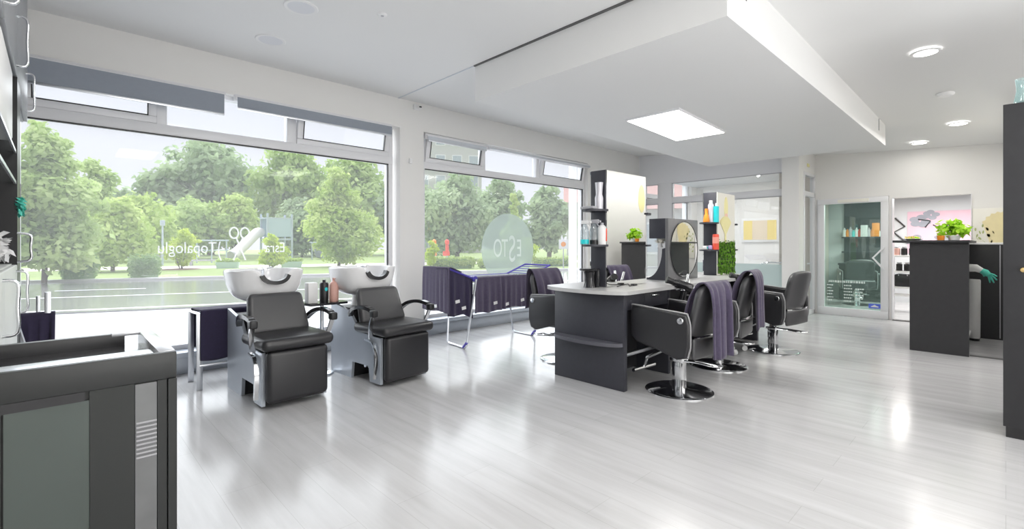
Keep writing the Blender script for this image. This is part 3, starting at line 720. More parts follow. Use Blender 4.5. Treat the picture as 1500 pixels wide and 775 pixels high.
MB().lathe([(.05, .135), (.088, .15), (.092, .16), (.085, .166), (.0001, .166)], n=30).build('flared_top', M['black_gloss'], t)
MB().box(.03, .075, -.06, .0, .0, .145, .01).build('side_box', M['black_gloss'], t, 40)
cab = MB().tube(smooth_path([(3.56, 2.37, TZ + .006), (3.62, 2.30, TZ + .03), (3.70, 2.33, TZ + .006), (3.80, 2.36, TZ + .006)]), .004, 6).box(3.79, 3.85, 2.34, 2.38, TZ + .001, TZ + .018, .005).build('power_cable', M['rubber'], None); tag(cab, 'thin black cable with plug lying before the tall mirror', 'cable')
# upper shelf and lower shelf of the fern column
bottle('styling_bottle', 'orange cone-shaped bottle on the shelf of the fern column', (5.70, MY + .09, 1.47), [(.0001, 0), (.038, 0), (.04, .02), (.024, .09), (.018, .10), (.018, .165), (.0001, .168)], M['orange'])
bottle('spray_can', 'tall silver spray can between orange and teal bottles', (5.735, MY + .05, 1.47), [(.0001, 0), (.032, 0), (.033, .21), (.02, .235), (.0001, .235)], M['silver_can'], cap=[(.02, .235), (.02, .265), (.0001, .268)], capm=M['white'])
bottle('styling_bottle', 'teal bottle with a white tip beside the silver can', (5.755, MY - .005, 1.47), [(.0001, 0), (.032, 0), (.033, .19), (.0001, .195)], M['teal'], cap=[(.014, .195), (.010, .23), (.0001, .232)], capm=M['white'])
o = MB().box(5.66, 5.70, MY + .07, MY + .12, 1.141, 1.185, .004).build('product_box', M['white'], None, 30); tag(o, 'small white and teal carton on the lower shelf of the fern column', 'carton')
MB().box(5.665, 5.695, MY + .068, MY + .0705, 1.15, 1.175).build('teal_panel', M['teal'], o, 0)
o = MB().box(5.705, 5.745, MY + .03, MY + .07, 1.141, 1.19, .004).build('product_box', M['lilac'], None, 30); tag(o, 'small lilac carton beside the red bottle', 'carton')
bottle('product_bottle', 'squat red bottle with pale label on the lower shelf of the fern column', (5.755, MY + .0, 1.14), [(.0001, 0), (.036, 0), (.037, .17), (.032, .185), (.0001, .186)], M['red'], band=(.0375, .075, .15), bandm=mat('pale_red_label', (.88, .35, .28), .4))
# blossoms in the gap of the oval mirror stand
t = thing('flower_ornament', 'pale blossom ornament tucked in the gap behind the oval mirror', 'ornament', (4.66, MY + .13, TZ + .345))
MB().lathe([(.0001, 0), (.03, 0), (.022, .03), (.028, .05)], n=16).build('vase', M['white'], t)
leaf_mesh('blossom', [(0, 0, .07, .05, .05, .03)], 90, .018, M['cream'], t)

# tool holders on the table edge --------------------------------------
def hair_dryer(label, loc, rot):
    t = thing('hair_dryer', label, 'hair dryer', loc); t.rotation_euler = rot
    MB().tube([(0, -.09, 0), (0, -.07, 0), (0, .06, 0), (0, .085, 0)], [.036, .042, .04, .034], 16).build('barrel', M['black_gloss'], t)
    MB().tube([(0, .085, 0), (0, .115, 0), (0, .15, 0)], [.03, .028, .034], 14).build('nozzle', M['rubber'], t)
    MB().tube([(0, -.02, -.03), (0, -.03, -.10), (0, -.035, -.15)], [.02, .018, .016], 12).build('handle', M['black_gloss'], t)
    MB().tube([(0, -.095, 0), (0, -.088, 0)], .037, 16).build('rear_grille', M['chrome'], t)
def holder(label, x, y, z=.80):
    t = thing('tool_holder', label, 'tool holder', (x, y, z))
    MB().box(-.10, .12, -.005, .06, -.02, -.005, .003).build('bracket', M['chrome'], t, 30)
    for dx in (-.07, 0, .08):
        MB().tube([(dx + .036 * math.cos(a), -.04 + .036 * math.sin(a), -.012) for a in np.linspace(0, 2 * PI, 18)[:-1]], .006, 6, closed=True).build('ring', M['chrome'], t)
def iron(label, loc, rx, m):
    t = thing('curling_iron', label, 'styling iron', loc); t.rotation_euler = (rx, .1, 0)
    MB().tube([(0, 0, 0), (0, 0, .14)], .013, 10).build('rod', M['chrome'], t)
    MB().tube([(0, 0, .0), (0, 0, -.10), (0, 0, -.13)], [.018, .016, .01], 10).build('handle', m, t)
def cable(label, pts):
    tag(MB().tube(smooth_path(pts), .005, 6).build('hanging_cable', M['rubber'], None), label, 'cable')
holder('chrome tool holder at the table edge behind the nearest chair', 4.20, 2.09)
hair_dryer('black hair dryer lying in the holder behind the nearest chair', (4.12, 2.04, .83), (R(20), R(-12), R(35)))
iron('chrome and black iron standing in the holder behind the nearest chair', (4.20, 2.05, .79), R(8), M['rubber'])
iron('second chrome iron, tilted, in the holder behind the nearest chair', (4.29, 2.05, .78), R(-14), M['black_gloss'])
cable('black looped cord hanging under the holder behind the nearest chair', [(4.12, 2.07, .70), (4.10, 2.02, .60), (4.17, 2.01, .54), (4.23, 2.03, .60), (4.21, 2.06, .70)])
holder('chrome tool holder hanging before the far chair', 5.62, 2.09)
hair_dryer('black hair dryer in the holder before the far chair', (5.56, 2.04, .80), (R(25), R(-15), R(30)))
iron('curling iron hanging tip-down before the far chair', (5.63, 2.04, .70), R(186), M['black_gloss'])
cable('tangled black cords dangling by the far chair', [(5.55, 2.03, .74), (5.52, 1.99, .52), (5.58, 1.98, .40), (5.63, 2.0, .52), (5.66, 1.98, .38), (5.69, 2.01, .66)])
# rolling stool under the table
t = thing('rolling_stool', 'rolling stool under the table, only its casters showing below the towels', 'stool', (5.47, 2.26, 0))
for k in range(5):
    a = R(20 + 72 * k); c, s = math.cos(a), math.sin(a)
    l = MB().tube([(.02 * c, .02 * s, .10), (.25 * c, .25 * s, .075)], [.02, .014], 8).build('foot', M['chrome'], t)
    MB().tube([(.26 * c - .02 * s, .26 * s + .02 * c, .03), (.26 * c + .02 * s, .26 * s - .02 * c, .03)], .03, 14).build('caster', M['white'], l)
MB().tube([(0, 0, .08), (0, 0, .42)], .025, 12).build('column', M['chrome'], t)
MB().lathe([(.0001, .42), (.16, .42), (.18, .45), (.17, .48), (.0001, .49)], n=28).build('seat', M['leather'], t)

# ------------------------------------------------------------------ backwash units
def backwash(label, loc, rz):
    t = thing('backwash_unit', label, 'shampoo chair', loc, rz, 'backwash units before the window')
    side = [(.88, 0), (.52, 0), (.50, .15), (.24, .15), (.22, .02), (.06, .02), (.06, .41), (.38, .43), (.56, .60), (.88, .66)]
    for s in (-1, 1):
        x0, x1 = sorted((s * .215, s * .24))
        MB().prism(side, x0, x1, 'x').build('side_panel', M['silver'], t, 20)
    MB().box(-.215, .215, .54, .86, .0, .62).box(-.215, .215, .07, .20, .02, .40).box(-.215, .215, .2, .54, .26, .40).build('inner_body', M['black_lam'], t, 0)
    MB().tube([(-.1, .40, 0), (-.1, .40, .26)], .02, 10).tube([(-.2, .36, .13), (.2, .36, .13)], .018, 10).tube([(-.18, .45, .2), (-.12, .33, .04)], .012, 8).build('hoses', M['steel'], t)
    MB().box(-.225, .225, -.02, .055, .045, .425, .035, 4).build('footrest', M['leather'], t)
    def seat(u, v):
        a = (u - .5) * 2; return 0
    MB().box(-.265, .265, -.04, .46, .425, .515, .04, 4).build('seat', M['leather'], t)
    b = MB().box(-.235, .235, -.045, .045, 0, .34, .042, 4)
    for v in b.bm.verts: v.co.x *= 1 - .12 * (v.co.z / .34) ** 2; v.co.y += .05 * (v.co.x / .235) ** 2 * -.6
    b.xf(Matrix.Translation((0, .40, .475)) @ Matrix.Rotation(R(-20), 4, 'X')).build('backrest', M['leather_grey'], t)
    for s in (-1, 1):
        ar = MB().strap(smooth_path([(s * .262, .50, .57), (s * .285, .40, .635), (s * .295, .26, .665), (s * .298, .12, .655), (s * .298, .06, .62)], 6), .042, .03, (1, 0, 0)).build('armrest', M['black_gloss'], t, 50)
        MB().box(s * .298 - .027, s * .298 + .027, .035, .10, .595, .655, .012, 3).build('arm_end', M['rubber'], ar, 40)
        MB().strap(smooth_path([(s * .298, .075, .61), (s * .293, .12, .52), (s * .265, .17, .40)], 5), .034, .014, (1, 0, 0)).build('arm_bracket', M['chrome'], ar, 50)
    MB().strap(smooth_path([(-.262, .25, .385), (-.265, .13, .36), (-.267, .085, .24), (-.267, .10, .07)], 6), .03, .014, (1, 0, 0)).build('tilt_lever', M['chrome'], t, 50)
    # basin
    n = 56; cy, cz = .73, .985; m = MB(); rings = []
    def rad(th, e=2.7):
        
        c, s = abs(math.cos(th)), abs(math.sin(th)); return 1 / ((c / .298) ** e + (s / .262) ** e) ** (1 / e)
    prof = [(.30, -.27, 0), (.55, -.255, 0), (.80, -.215, 0), (.92, -.14, .15), (.97, -.06, .7), (1.0, -.008, 1), (.985, .004, 1), (.95, .004, 1), (.925, -.012, 1), (.89, -.09, .6), (.75, -.165, .1), (.4, -.195, 0), (.05, -.20, 0)]
    for sc, z, k in prof:
        rg = []
        for j in range(n):
            th = 2 * PI * j / n; dlt = (th - 1.5 * PI + PI) % (2 * PI) - PI
            nt = math.exp(-(dlt / .40) ** 4)
            r_ = rad(th) * sc
            zz = cz + z - .088 * nt * k + (.012 * math.exp(-((abs(dlt) - .62) / .2) ** 2)) * k
            rg.append(m.bm.verts.new((r_ * math.cos(th), cy + r_ * math.sin(th) + (.02 * nt * k), zz)))
        rings.append(rg)
    for A, B in zip(rings, rings[1:]):
        for j in range(n): m.bm.faces.new((A[j], A[(j + 1) % n], B[(j + 1) % n], B[j]))
    m.bm.faces.new(rings[0][::-1]); m.bm.faces.new(rings[-1])
    bs = m.build('basin', M['ceramic'], t, 60, sub=1)
    MB().strap(smooth_path([(-.105, cy - .250, cz - .035), (-.085, cy - .256, cz - .068), (-.05, cy - .260, cz - .090), (0, cy - .262, cz - .098), (.05, cy - .260, cz - .090), (.085, cy - .256, cz - .068), (.105, cy - .250, cz - .035)], 5), .055, .030, (0, 1, 0)).build('neck_rest', M['rubber'], bs, 60)
    MB().tube(smooth_path([(-.02, cy - .02, cz - .19), (-.02, cy - .02, cz - .02), (-.02, cy - .05, cz + .015), (-.03, cy - .12, cz + .01)]), .012, 10).box(-.05, .01, cy - .045, cy + .01, cz - .005, cz + .012, .006).tube([(-.02, cy - .02, cz + .0), (.06, cy + .0, cz + .02)], .007, 8).build('tap', M['chrome'], bs, 50)
    MB().tube([(0, cy + .02, .60), (0, cy + .02, .74)], [.10, .075], 16).build('basin_post', M['white'], t)
    return t
backwash('black leather backwash chair with white basin, nearest the display case', (1.325, 3.69, 0), R(2))
backwash('black leather backwash chair with white basin, before the white pier', (2.215, 3.60, 0), R(5))
t = thing('side_shelf', 'small dark shelf between the two backwash units', 'shelf', (1.79, 4.33, 0))
MB().prism([(-.17, -.10), (.17, -.10), (.19, .06), (.14, .12), (-.14, .12), (-.19, .06)], .655, .675, 'z').build('shelf_board', M['black_gloss'], t, 30)
MB().tube([(0, .08, 0), (0, .08, .655)], .018, 10).build('post', M['chrome'], t)
MB().lathe([(.0001, .018), (.10, .014), (.11, 0), (.0001, 0)], (0, .08, 0), 24).build('foot', M['chrome'], t)
bottle('shampoo_bottle', 'black shampoo bottle with a teal emblem beside the pink one', (1.775, 4.32, .675), [(.0001, 0), (.036, 0), (.039, .01), (.039, .165), (.03, .18), (.0001, .182)], M['rubber'], cap=[(.014, .18), (.014, .205), (.0001, .207)], capm=M['black_gloss'],
       extra=lambda t: MB().prism([(.004 + .014 * math.cos(a), .12 + .018 * math.sin(a)) for a in np.linspace(0, 2 * PI, 13)[:-1]], -.0415, -.038, 'y').build('emblem', M['teal'], t, 0))
bottle('shampoo_bottle', 'pink pump bottle beside the black shampoo bottle', (1.87, 4.33, .675), [(.0001, 0), (.04, 0), (.043, .01), (.043, .155), (.03, .175), (.014, .185), (.0001, .186)], M['pink'], cap=[(.012, .185), (.012, .215), (.0001, .218)], capm=M['pink'], extra=lambda t: MB().tube([(0, 0, .21), (-.0, -.035, .212)], .006, 8).build('spout', M['pink'], t))
o = MB().box(1.615, 1.70, 4.27, 4.36, .676, .86, .006).build('tissue_box', M['white'], None, 30); tag(o, 'white upright box on the shelf beside the first basin', 'box')

# ------------------------------------------------------------------ towel stands and drying rack
t = thing('towel_stand', 'low silver towel stand left of the first backwash chair', 'towel stand', (.86, 4.60, 0), 0)
for x in (0, .46):
    for y in (0, .34):
        MB().box(x - .022, x + .022, y - .006, y + .006, 0, .64 if y == 0 else .62, .003).build('post', M['steel'], t, 30)
MB().tube([(0, 0, .63), (.46, 0, .63)], .012, 8).tube([(0, .34, .615), (.46, .34, .615)], .012, 8).tube([(0, 0, .63), (0, .34, .615)], .012, 8).tube([(.46, 0, .63), (.46, .34, .615)], .012, 8).build('top_frame', M['steel'], t)
MB().tube([(0, 0, .20), (.46, 0, .20)], .010, 8).box(.30, .335, -.015, .015, .19, .245, .004).build('lower_bar', M['steel'], t)
towel('nearly black purple towel draped over the low stand beside the first backwash chair', (1.10, 4.60, 0), 0, [(-.025, .245), (-.024, .45), (-.018, .61), (.0, .656), (.10, .652), (.24, .645), (.34, .642), (.362, .60), (.365, .42), (.366, .30)], .47, .006, 2.2, 12, M['towel_dark'])
t = thing('folding_rack', 'slim silver folding rack behind the display case', 'drying rack', (-.10, 4.2, 0))
MB().box(.055, .085, -.01, .01, 0, .90, .003).build('post', M['steel'], t, 30)
MB().box(.015, .035, .10, .12, 0, .87, .003).build('post', M['steel'], t, 30)
MB().tube([(-.10, .0, .86), (.02, -.28, .42), (.07, -.42, .0)], .012, 8).build('slanted_leg', M['steel'], t)
MB().tube([(-.05, 0, .74), (.07, 0, .74)], .01, 8).tube([(-.05, .11, .72), (.07, .11, .72)], .01, 8).build('crossbar', M['steel'], t)
towel('crumpled dark purple towel on the folding rack behind the display case', (-.075, 4.2, 0), 0, [(-.05, .30), (-.055, .52), (-.04, .70), (.0, .77), (.07, .755), (.13, .72), (.14, .5), (.14, .35)], .16, .03, 2.6, 21, M['towel_dark'], nu=30)

t = thing('drying_rack', 'winged laundry drying rack with purple joints before the badge window', 'drying rack', (0, 0, 0))
YA, YB, ZM = 4.29, 4.76, .80; XL, XR = 3.52, 4.48
MB().tube([(XL, YA, ZM), (XR, YA, ZM)], .011, 8).tube([(XL, YB, ZM), (XR, YB, ZM)], .011, 8).build('main_frame', M['purple_plastic'], t)
for k in range(9):
    y = YA + (YB - YA) * (k + .5) / 9
    MB().tube([(XL, y, ZM), (XR, y, ZM)], .0035, 6).build('wire', M['steel'], t)
for x, xo in ((XL, -.36), (XR, .36)):
    wz = ZM + .13 if xo < 0 else ZM + .12
    wing = MB().tube([(x, YA, ZM), (x + xo, YA, wz), (x + xo, YB, wz), (x, YB, ZM)], .012, 8).build('wing', M['purple_plastic'], t)
    for k in range(4):
        f = (k + .6) / 4.6
        MB().tube([(x + xo * f, YA, ZM + (wz - ZM) * f), (x + xo * f, YB, ZM + (wz - ZM) * f)], .005, 6).build('rung', M['purple_plastic'], wing)
for x, s in ((XL, -1), (XR, 1)):
    fx = x - .13 * s * -1 if s < 0 else x + .05
    pts = [(x, YA - .035, ZM), (x + (-.12 if s < 0 else .06), YA + .0, .03), (x + (-.12 if s < 0 else .06), YA + .03, .012), (x + (-.08 if s < 0 else .06), YB - .10, .012), (x + (-.08 if s < 0 else .06), YB - .06, .03), (x, YB, ZM)]
    MB().tube(pts, .012, 8).build('leg', M['steel'], t)
    MB().tube([(pts[1][0] - .0, pts[1][1] - .012, .075), (pts[2][0], pts[2][1] + .02, .012)], .017, 8).build('foot_cap', M['purple_plastic'], t)
    MB().tube([(x, YA - .02, ZM), (x, YA + .02, ZM)], .035, 12).build('hinge', M['purple_plastic'], t)
def rackpath(yc, d1, d2, z): return [(yc - .02, z - d1), (yc - .02, z - d1 * .5), (yc - .014, z - .03), (yc, z + .014), (yc + .09, z + .006), (yc + .19, z + .004), (yc + .20, z + .002)]
GT = 'purple towels on the drying rack'
towel('purple towel hung over the front of the drying rack, left half of the middle', (3.72, YA, 0), 0, rackpath(0, .40, 0, ZM), .40, .016, 3.4, 31, group=GT, flare=.05)
towel('purple towel hung over the front of the drying rack, right half of the middle', (4.15, YA, 0), 0, rackpath(0, .38, 0, ZM), .46, .016, 3.8, 33, group=GT, flare=.04)
# wing towels: one over the outer edge, one in dark folds along the wing's front rail
o = towel('flat purple towel hanging over the outer end of the raised wing', (XL - .36, (YA + YB) / 2, 0), R(-90), [(-.02, .44), (-.02, .70), (-.014, .90), (.0, .945), (.08, .92), (.16, .89)], .52, .006, 6, 41, group=GT)
fn, n_ = drape([(-.022, .40), (-.02, .62), (-.014, .82), (0, .875), (.10, .87), (.2, .865)], .36, .016, 4.5, 44)
def wing_fn(u, v):
    x, y, z = fn(u, v); k = (x + .165) / .33
    return (x, y, z + .055 - .115 * k if v > .0 else z)
o = MB().grid(wing_fn, 56, 40).build('towel', M['towel_dark'], None, 70, (XL - .20, YA + .022, 0), thick=.009)
tag(o, 'dark folded towel between the raised wing and the purple hinge', 'towel', GT)
for nm_, pts in (('left half', ((.10, -.036, .50),)), ('right half', ((-.14, -.036, .47), (.13, -.036, .50))), ('flat purple', ((.02, -.034, .50),)), ('dark folded', ((-.06, -.045, .56), (.03, -.045, .48)))):
    for ob in [q for q in bpy.data.objects if nm_ in str(q.get('label', '')) and q.get('category') == 'towel']:
        for x, y, z in pts: MB().box(x - .03, x + .03, y - .002, y, z - .018, z + .018, rot=(0, R(-8), 0)).build('care_tag', M['white'], ob, 0)
# ------------------------------------------------------------------ display case in front
t = thing('display_case', 'low dark grey display case with a tray top, nearest the viewer', 'display case', (0, 0, 0))
CX0, CX1, CY0, CY1, CZ = -.62, .289, 1.885, 2.44, .85
MB().box(CX0, CX1, CY0 + .012, CY1, .04, CZ - .075).build('body', M['case_dark'], t, 0)
MB().box(CX0 + .02, CX1 - .03, CY0 + .05, CY1 - .03, 0, .045).build('plinth', M['black_lam'], t, 0)
m = MB()
m.box(CX0, CX1, CY0, CY0 + .03, CZ - .085, CZ, .003)
m.build('tray_rim', M['case_dark'], t, 30)
MB().box(CX1 - .045, CX1, CY0 + .03, CY1 - .0, CZ - .085, CZ + .002, .003).box(.16, CX1, CY1 - .036, CY1 + .002, CZ - .01, CZ + .003, .002).build('metal_edge', M['case_edge'], t, 30)
MB().box(CX0, .20, CY1 - .035, CY1, CZ - .085, CZ, .003).box(CX0, CX0 + .04, CY0 + .03, CY1 - .035, CZ - .085, CZ, .003).build('rear_rim', M['rubber'], t, 30)
MB().box(CX0 + .04, CX1 - .045, CY0 + .075, CY1 - .035, CZ - .07, CZ - .045).build('tray_bottom', M['black_gloss'], t, 0)
MB().box(CX0 + .04, .24, CY0 + .03, CY0 + .15, CZ - .045, CZ - .006, .01).build('tray_ledge', M['steel'], t, 40)
y = CY0
MB().box(CX0, .065, y + .0, y + .014, CZ - .112, CZ - .085).build('dark_rail', M['black_lam'], t, 0)  # dark band under the tray rim
MB().box(CX0, -.106, y, y + .012, .03, CZ - .112).build('front_panel', M['case_strip'], t, 0)
MB().box(-.100, .0745, y + .002, y + .012, .03, CZ - .112).build('front_panel', M['case_panel'], t, 0)
MB().box(.0755, .181, y, y + .012, .03, CZ - .085).build('front_panel', M['case_panel2'], t, 0)
s = MB().box(.182, .236, y - .002, y + .012, .28, CZ - .088).build('pale_strip', M['case_strip'], t, 0)
rb = MB()
for k in range(9): rb.box(.184, .236, y - .006, y - .001, .53 + k * .0135, .535 + k * .0135, .001)
rb.build('ribbed_grip', M['greyplas'], s, 0)
MB().box(.238, .262, y - .002, y + .012, .02, CZ - .085).box(.266, CX1, y - .006, y + .012, .0, CZ - .085).build('corner_post', M['case_dark'], t, 0)

# ------------------------------------------------------------------ wall unit at the left
t = thing('shelving_unit', 'tall white and black wall unit with bow handles at the left edge', 'cabinet', (0, 0, 0))
FXL = -.14
MB().box(-.765, FXL, 3.60, 3.90, 0, 2.08).build('side_panel', M['rubber'], t, 0)
MB().box(-.765, FXL - .02, 2.46, 2.49, 0, 2.08).build('side_panel', M['black_lam'], t, 0)
MB().box(-.765, -.74, 2.49, 3.60, 1.10, 2.08).build('back_panel', M['black_lam'], t, 0)
MB().box(-.765, FXL - .02, 2.46, 3.60, 0, 1.10).build('lower_body', M['cab_white'], t, 0)
MB().box(-.765, FXL - .02, 2.46, 4.90, 2.08, 3.0).build('upper_body', M['cab_grey'], t, 0)
def bow(y, z0, z1, parent, out=.04):
    MB().tube(smooth_path([(FXL, y, z0), (FXL + out, y, z0 + .012), (FXL + out, y, (z0 + z1) / 2), (FXL + out, y, z1 - .012), (FXL, y, z1)], 4), .006, 8).build('handle', M['chrome'], parent, 50)
for a, b in ((2.46, 2.72), (2.73, 3.60), (3.61, 4.90)):
    dr = MB().box(FXL - .02, FXL, a, b, 2.085, 3.0, .004).build('cupboard_door', M['cab_grey'], t, 30)
    bow(b - .12 if b < 4 else 4.6, 2.11, 2.36, dr)
for a, b in ((2.48, 2.72), (2.73, 3.59)):
    for z0, z1 in ((.03, .56), (.565, 1.095)):
        dr = MB().box(FXL - .02, FXL, a, b, z0, z1, .004).build('drawer', M['cab_white'], t, 30)
        bow(b - .12, z1 - .24, z1 - .03, dr)
bow(3.57, 1.11, 1.26, t, .05)
for z in (1.52, 1.68):
    MB().box(-.74, FXL - .010, 2.49, 3.60, z, z + .012, .002).build('glass_shelf', M['glass_clear'], t, 0)
    MB().box(FXL - .012, FXL - .004, 2.49, 3.60, z - .002, z + .014).build('shelf_edge', M['steel'], t, 0)
o = MB().box(-.50, FXL - .004, 2.60, 3.30, 1.695, 2.03, .015).build('storage_box', M['white'], None, 40); tag(o, 'white storage box on the upper glass shelf of the wall unit', 'box')
t = thing('tassel', 'small green tassel hanging from the wall unit edge', 'ornament', (FXL + .012, 3.60, 1.40))
leaf_mesh('fringe', [(0, 0, 0, .012, .03, .05)], 60, .02, M['teal_dark'], t)
MB().tube([(0, 0, 0), (0, 0, .12)], .002, 5).build('string', M['greyplas'], t)
t = thing('tissue_bundle', 'crumpled white tissues stuffed beside the bow handle of the wall unit', 'tissues', (FXL - .06, 3.50, 1.108))
leaf_mesh('tissue', [(0, 0, .07, .04, .05, .07)], 80, .03, M['white'], t)

# ------------------------------------------------------------------ tall cabinet at the right edge
t = thing('tall_cabinet', 'tall black cabinet with a round brass knob at the right edge', 'cabinet', (4.28, 0, 0))
MB().box(.018, .62, -1.30, .012, .065, 2.075, .002).build('body', M['black_lam'], t, 0)
dr = MB().box(0, .018, -.62, .012, .065, 2.075, .002).build('door', M['black_lam'], t, 30)
MB().lathe([(.0001, .03), (.014, .028), (.017, .02), (.008, .006), (.01, 0)], n=18).xf(Matrix.Translation((0, -.075, 1.045)) @ Matrix.Rotation(-PI / 2, 4, 'Y')).build('knob', M['brass'], dr)
dr = MB().box(0, .018, -1.30, -.625, .065, 2.075, .002).build('door', M['black_lam'], t, 30)
MB().box(.0, .60, -1.28, -.0, 0, .066).build('plinth', M['rubber'], t, 0)
t = thing('glass_vase', 'pale clear glass vase standing on the tall black cabinet', 'vase', (4.36, -.075, 2.076))
MB().lathe([(.0001, .004), (.04, 0), (.042, .02), (.03, .09), (.036, .16), (.034, .16), (.028, .09), (.038, .02), (.0001, .008)], n=28).build('glass_body', glass_mat('vase_glass', tint=(.8, .92, .92), refl=.1, haze=.2), t)

# ------------------------------------------------------------------ reception
t = thing('reception_counter', 'tall black reception counter with overhanging top before the door', 'counter', (7.03, 0, 0))
MB().box(0, .035, .272, .762, 0, 1.222, .002).build('end_panel', M['black_lam'], t, 0)
MB().box(.035, 1.45, .735, .762, 0, 1.222).build('front_panel', M['black_lam'], t, 0)
MB().box(.036, 1.45, .30, .735, .10, .13).box(.036, 1.45, .32, .735, .70, .73).build('inner_shelf', M['white'], t, 0)
MB().box(-.045, 1.49, .262, .91, 1.222, 1.248, .003).build('countertop', M['black_lam'], t, 30)
t = thing('low_cabinet', 'black panelled back cabinet behind the reception counter, beside the white bin', 'cabinet', (8.56, 0, 0))
MB().box(0, .45, -.045, .345, 0, 1.20).build('body', M['black_lam'], t, 0)
MB().box(-.012, .46, -.045, .355, 1.20, 1.225, .003).build('top', M['white'], t, 30)
MB().box(-.008, 0, .045, .055, .02, 1.19).build('panel_joint', M['greyplas'], t, 0)
t = thing('waste_bin', 'slim white bin standing between the reception counter and the back cabinet', 'bin', (8.30, .275, 0))
MB().lathe([(.0001, .03), (.052, .03), (.056, .05), (.06, .75), (.054, .765), (.0001, .768)], n=28).build('body', M['white'], t)
MB().lathe([(.0001, 0), (.05, 0), (.05, .03), (.0001, .03)], n=24).build('base', M['rubber'], t)
# glove
t = thing('rubber_glove', 'green rubber glove with white cuff hanging behind the reception counter', 'glove', (8.05, .20, .885))
MB().tube([(0, .14, .03), (0, .05, .03), (0, .0, .0)], [.05, .045, .03], 12).build('cuff', M['white'], t)
g = MB().tube([(0, .01, .005), (0, -.03, -.02), (0, -.06, -.05)], [.03, .038, .028], 12)
for k, (dy, dz, l) in enumerate(((-.03, .01, .07), (-.035, -.01, .085), (-.03, -.03, .09), (-.015, -.045, .075))):
    p0 = Vector((.0, -.05, -.035)) + Vector((0, dy * .4, dz * .5)); d = Vector((0, -.7 + k * .18, -.25 - k * .22)).normalized()
    g.tube([p0, p0 + d * l * .6, p0 + d * l + Vector((0, 0, -.01))], [.011, .010, .006], 8)
g.tube([(0, -.01, -.01), (0, -.015, -.05), (0, -.02, -.07)], [.012, .011, .006], 8)
g.build('hand', M['teal_dark'], t, 60)
# counter top decoration
t = thing('potted_plant', 'lime green leafy plant on the reception counter', 'plant', (7.22, .40, 1.248))
MB().lathe([(.0001, 0), (.045, 0), (.055, .05), (.05, .055), (.0001, .05)], n=20).build('pot', M['white'], t)
leaf_mesh('leaves', [(0, .02, .14, .10, .13, .09), (0, -.04, .10, .08, .09, .06)], 240, .035, L_IN, t, shell=.7)
t = thing('flower_pot', 'orange flower pot with a small cactus beside the lime plant', 'plant', (7.15, .505, 1.248))
MB().lathe([(.0001, 0), (.03, 0), (.036, .05), (.032, .052), (.0001, .045)], n=20).build('pot', M['orange'], t)
leaf_mesh('leaves', [(0, 0, .07, .03, .03, .025)], 60, .016, L_IN, t)
t = thing('fruit_dish', 'white dish with yellow blossoms at the left end of the reception counter', 'dish', (7.30, .76, 1.248))
MB().lathe([(.0001, 0), (.05, 0), (.09, .02), (.085, .022), (.0001, .008)], n=24).build('dish', M['ceramic'], t)
leaf_mesh('blossoms', [(0, 0, .03, .07, .07, .02)], 70, .018, M['yellow'], t)
leaf_mesh('leaves', [(0, 0, .025, .07, .07, .015)], 30, .02, L_IN, t)
# picture on the far wall
t = thing('wall_picture', 'cream picture with leaf sprays and a big yellow plume behind the reception', 'picture', (FX - .015, 0, 0))
MB().box(-.012, .014, -.045, .335, .92, 1.72, .002).build('canvas', M['cream'], t, 30)
pl = MB(); 
pp = [(.07 + .03 * math.cos(a), 1.0) for a in (0, PI)]
fan = [(.10, 1.0)] + [(.11 + .215 * math.cos(R(20 + 140 * k / 16)) * (1 if k % 2 else .88) - .06, 1.40 + .27 * math.sin(R(20 + 140 * k / 16)) * (1 if k % 2 else .93)) for k in range(17)] + [(.04, 1.0)]
fan = [(max(-.04, y), z) for y, z in fan]
pl.prism(fan, -.0145, -.0125, 'x')
pl.build('yellow_plume', mat('yellow_plume', (.86, .76, .45), .7, noise=.1, nscale=9), t, 0)
sp = MB(); r = random.Random(4)
for bx_, bz_ in ((.27, 1.0), (.20, 1.05), (.12, 1.0)):
    for k in range(10):
        a = R(70 + r.uniform(-25, 25)); h = .06 + .045 * k; s = (-1) ** k
        c = Vector((-.0135, bx_ + s * .02 + math.cos(a) * h * .3, bz_ + h))
        sp.prism([(c.y + .028 * math.cos(u) * math.cos(a) - .010 * math.sin(u) * math.sin(a) * s, c.z + .028 * math.cos(u) * math.sin(a) * .8 + .010 * math.sin(u)) for u in np.linspace(0, 2 * PI, 9)[:-1]], -.0145, -.013, 'x')
sp.build('leaf_spray', mat('olive_print', (.42, .48, .20), .8, noise=.15), t, 0)
t = thing('wall_sign', 'pale yellow rounded card seen reflected in the tall mirror column', 'sign', (8.22, -.046, 2.09), R(90))
MB().prism([(.12 * math.cos(a), .27 * math.sin(a)) for a in np.linspace(0, 2 * PI, 33)[:-1]], -.004, 0, 'x').build('card', M['yellow_pale'], t, 0)
MB().prism([(.07 * math.cos(a), -.17 + .06 * math.sin(a)) for a in np.linspace(0, 2 * PI, 21)[:-1]], -.007, -.004, 'x').build('salmon_spot', mat('salmon_print', (.86, .60, .50), .6), t, 0)
MB().box(-.007, -.004, -.06, .06, -.02, .12).build('grey_block', M['greyplas'], t, 0)
o = MB().box(8.955 + .2, 8.955 + .32, 2.318, 2.33, 2.52, 2.57, .002).build('exit_sign', M['yellow_pale'], None, 30); tag(o, 'tiny yellow-green sign above the narrow glass door', 'sign')

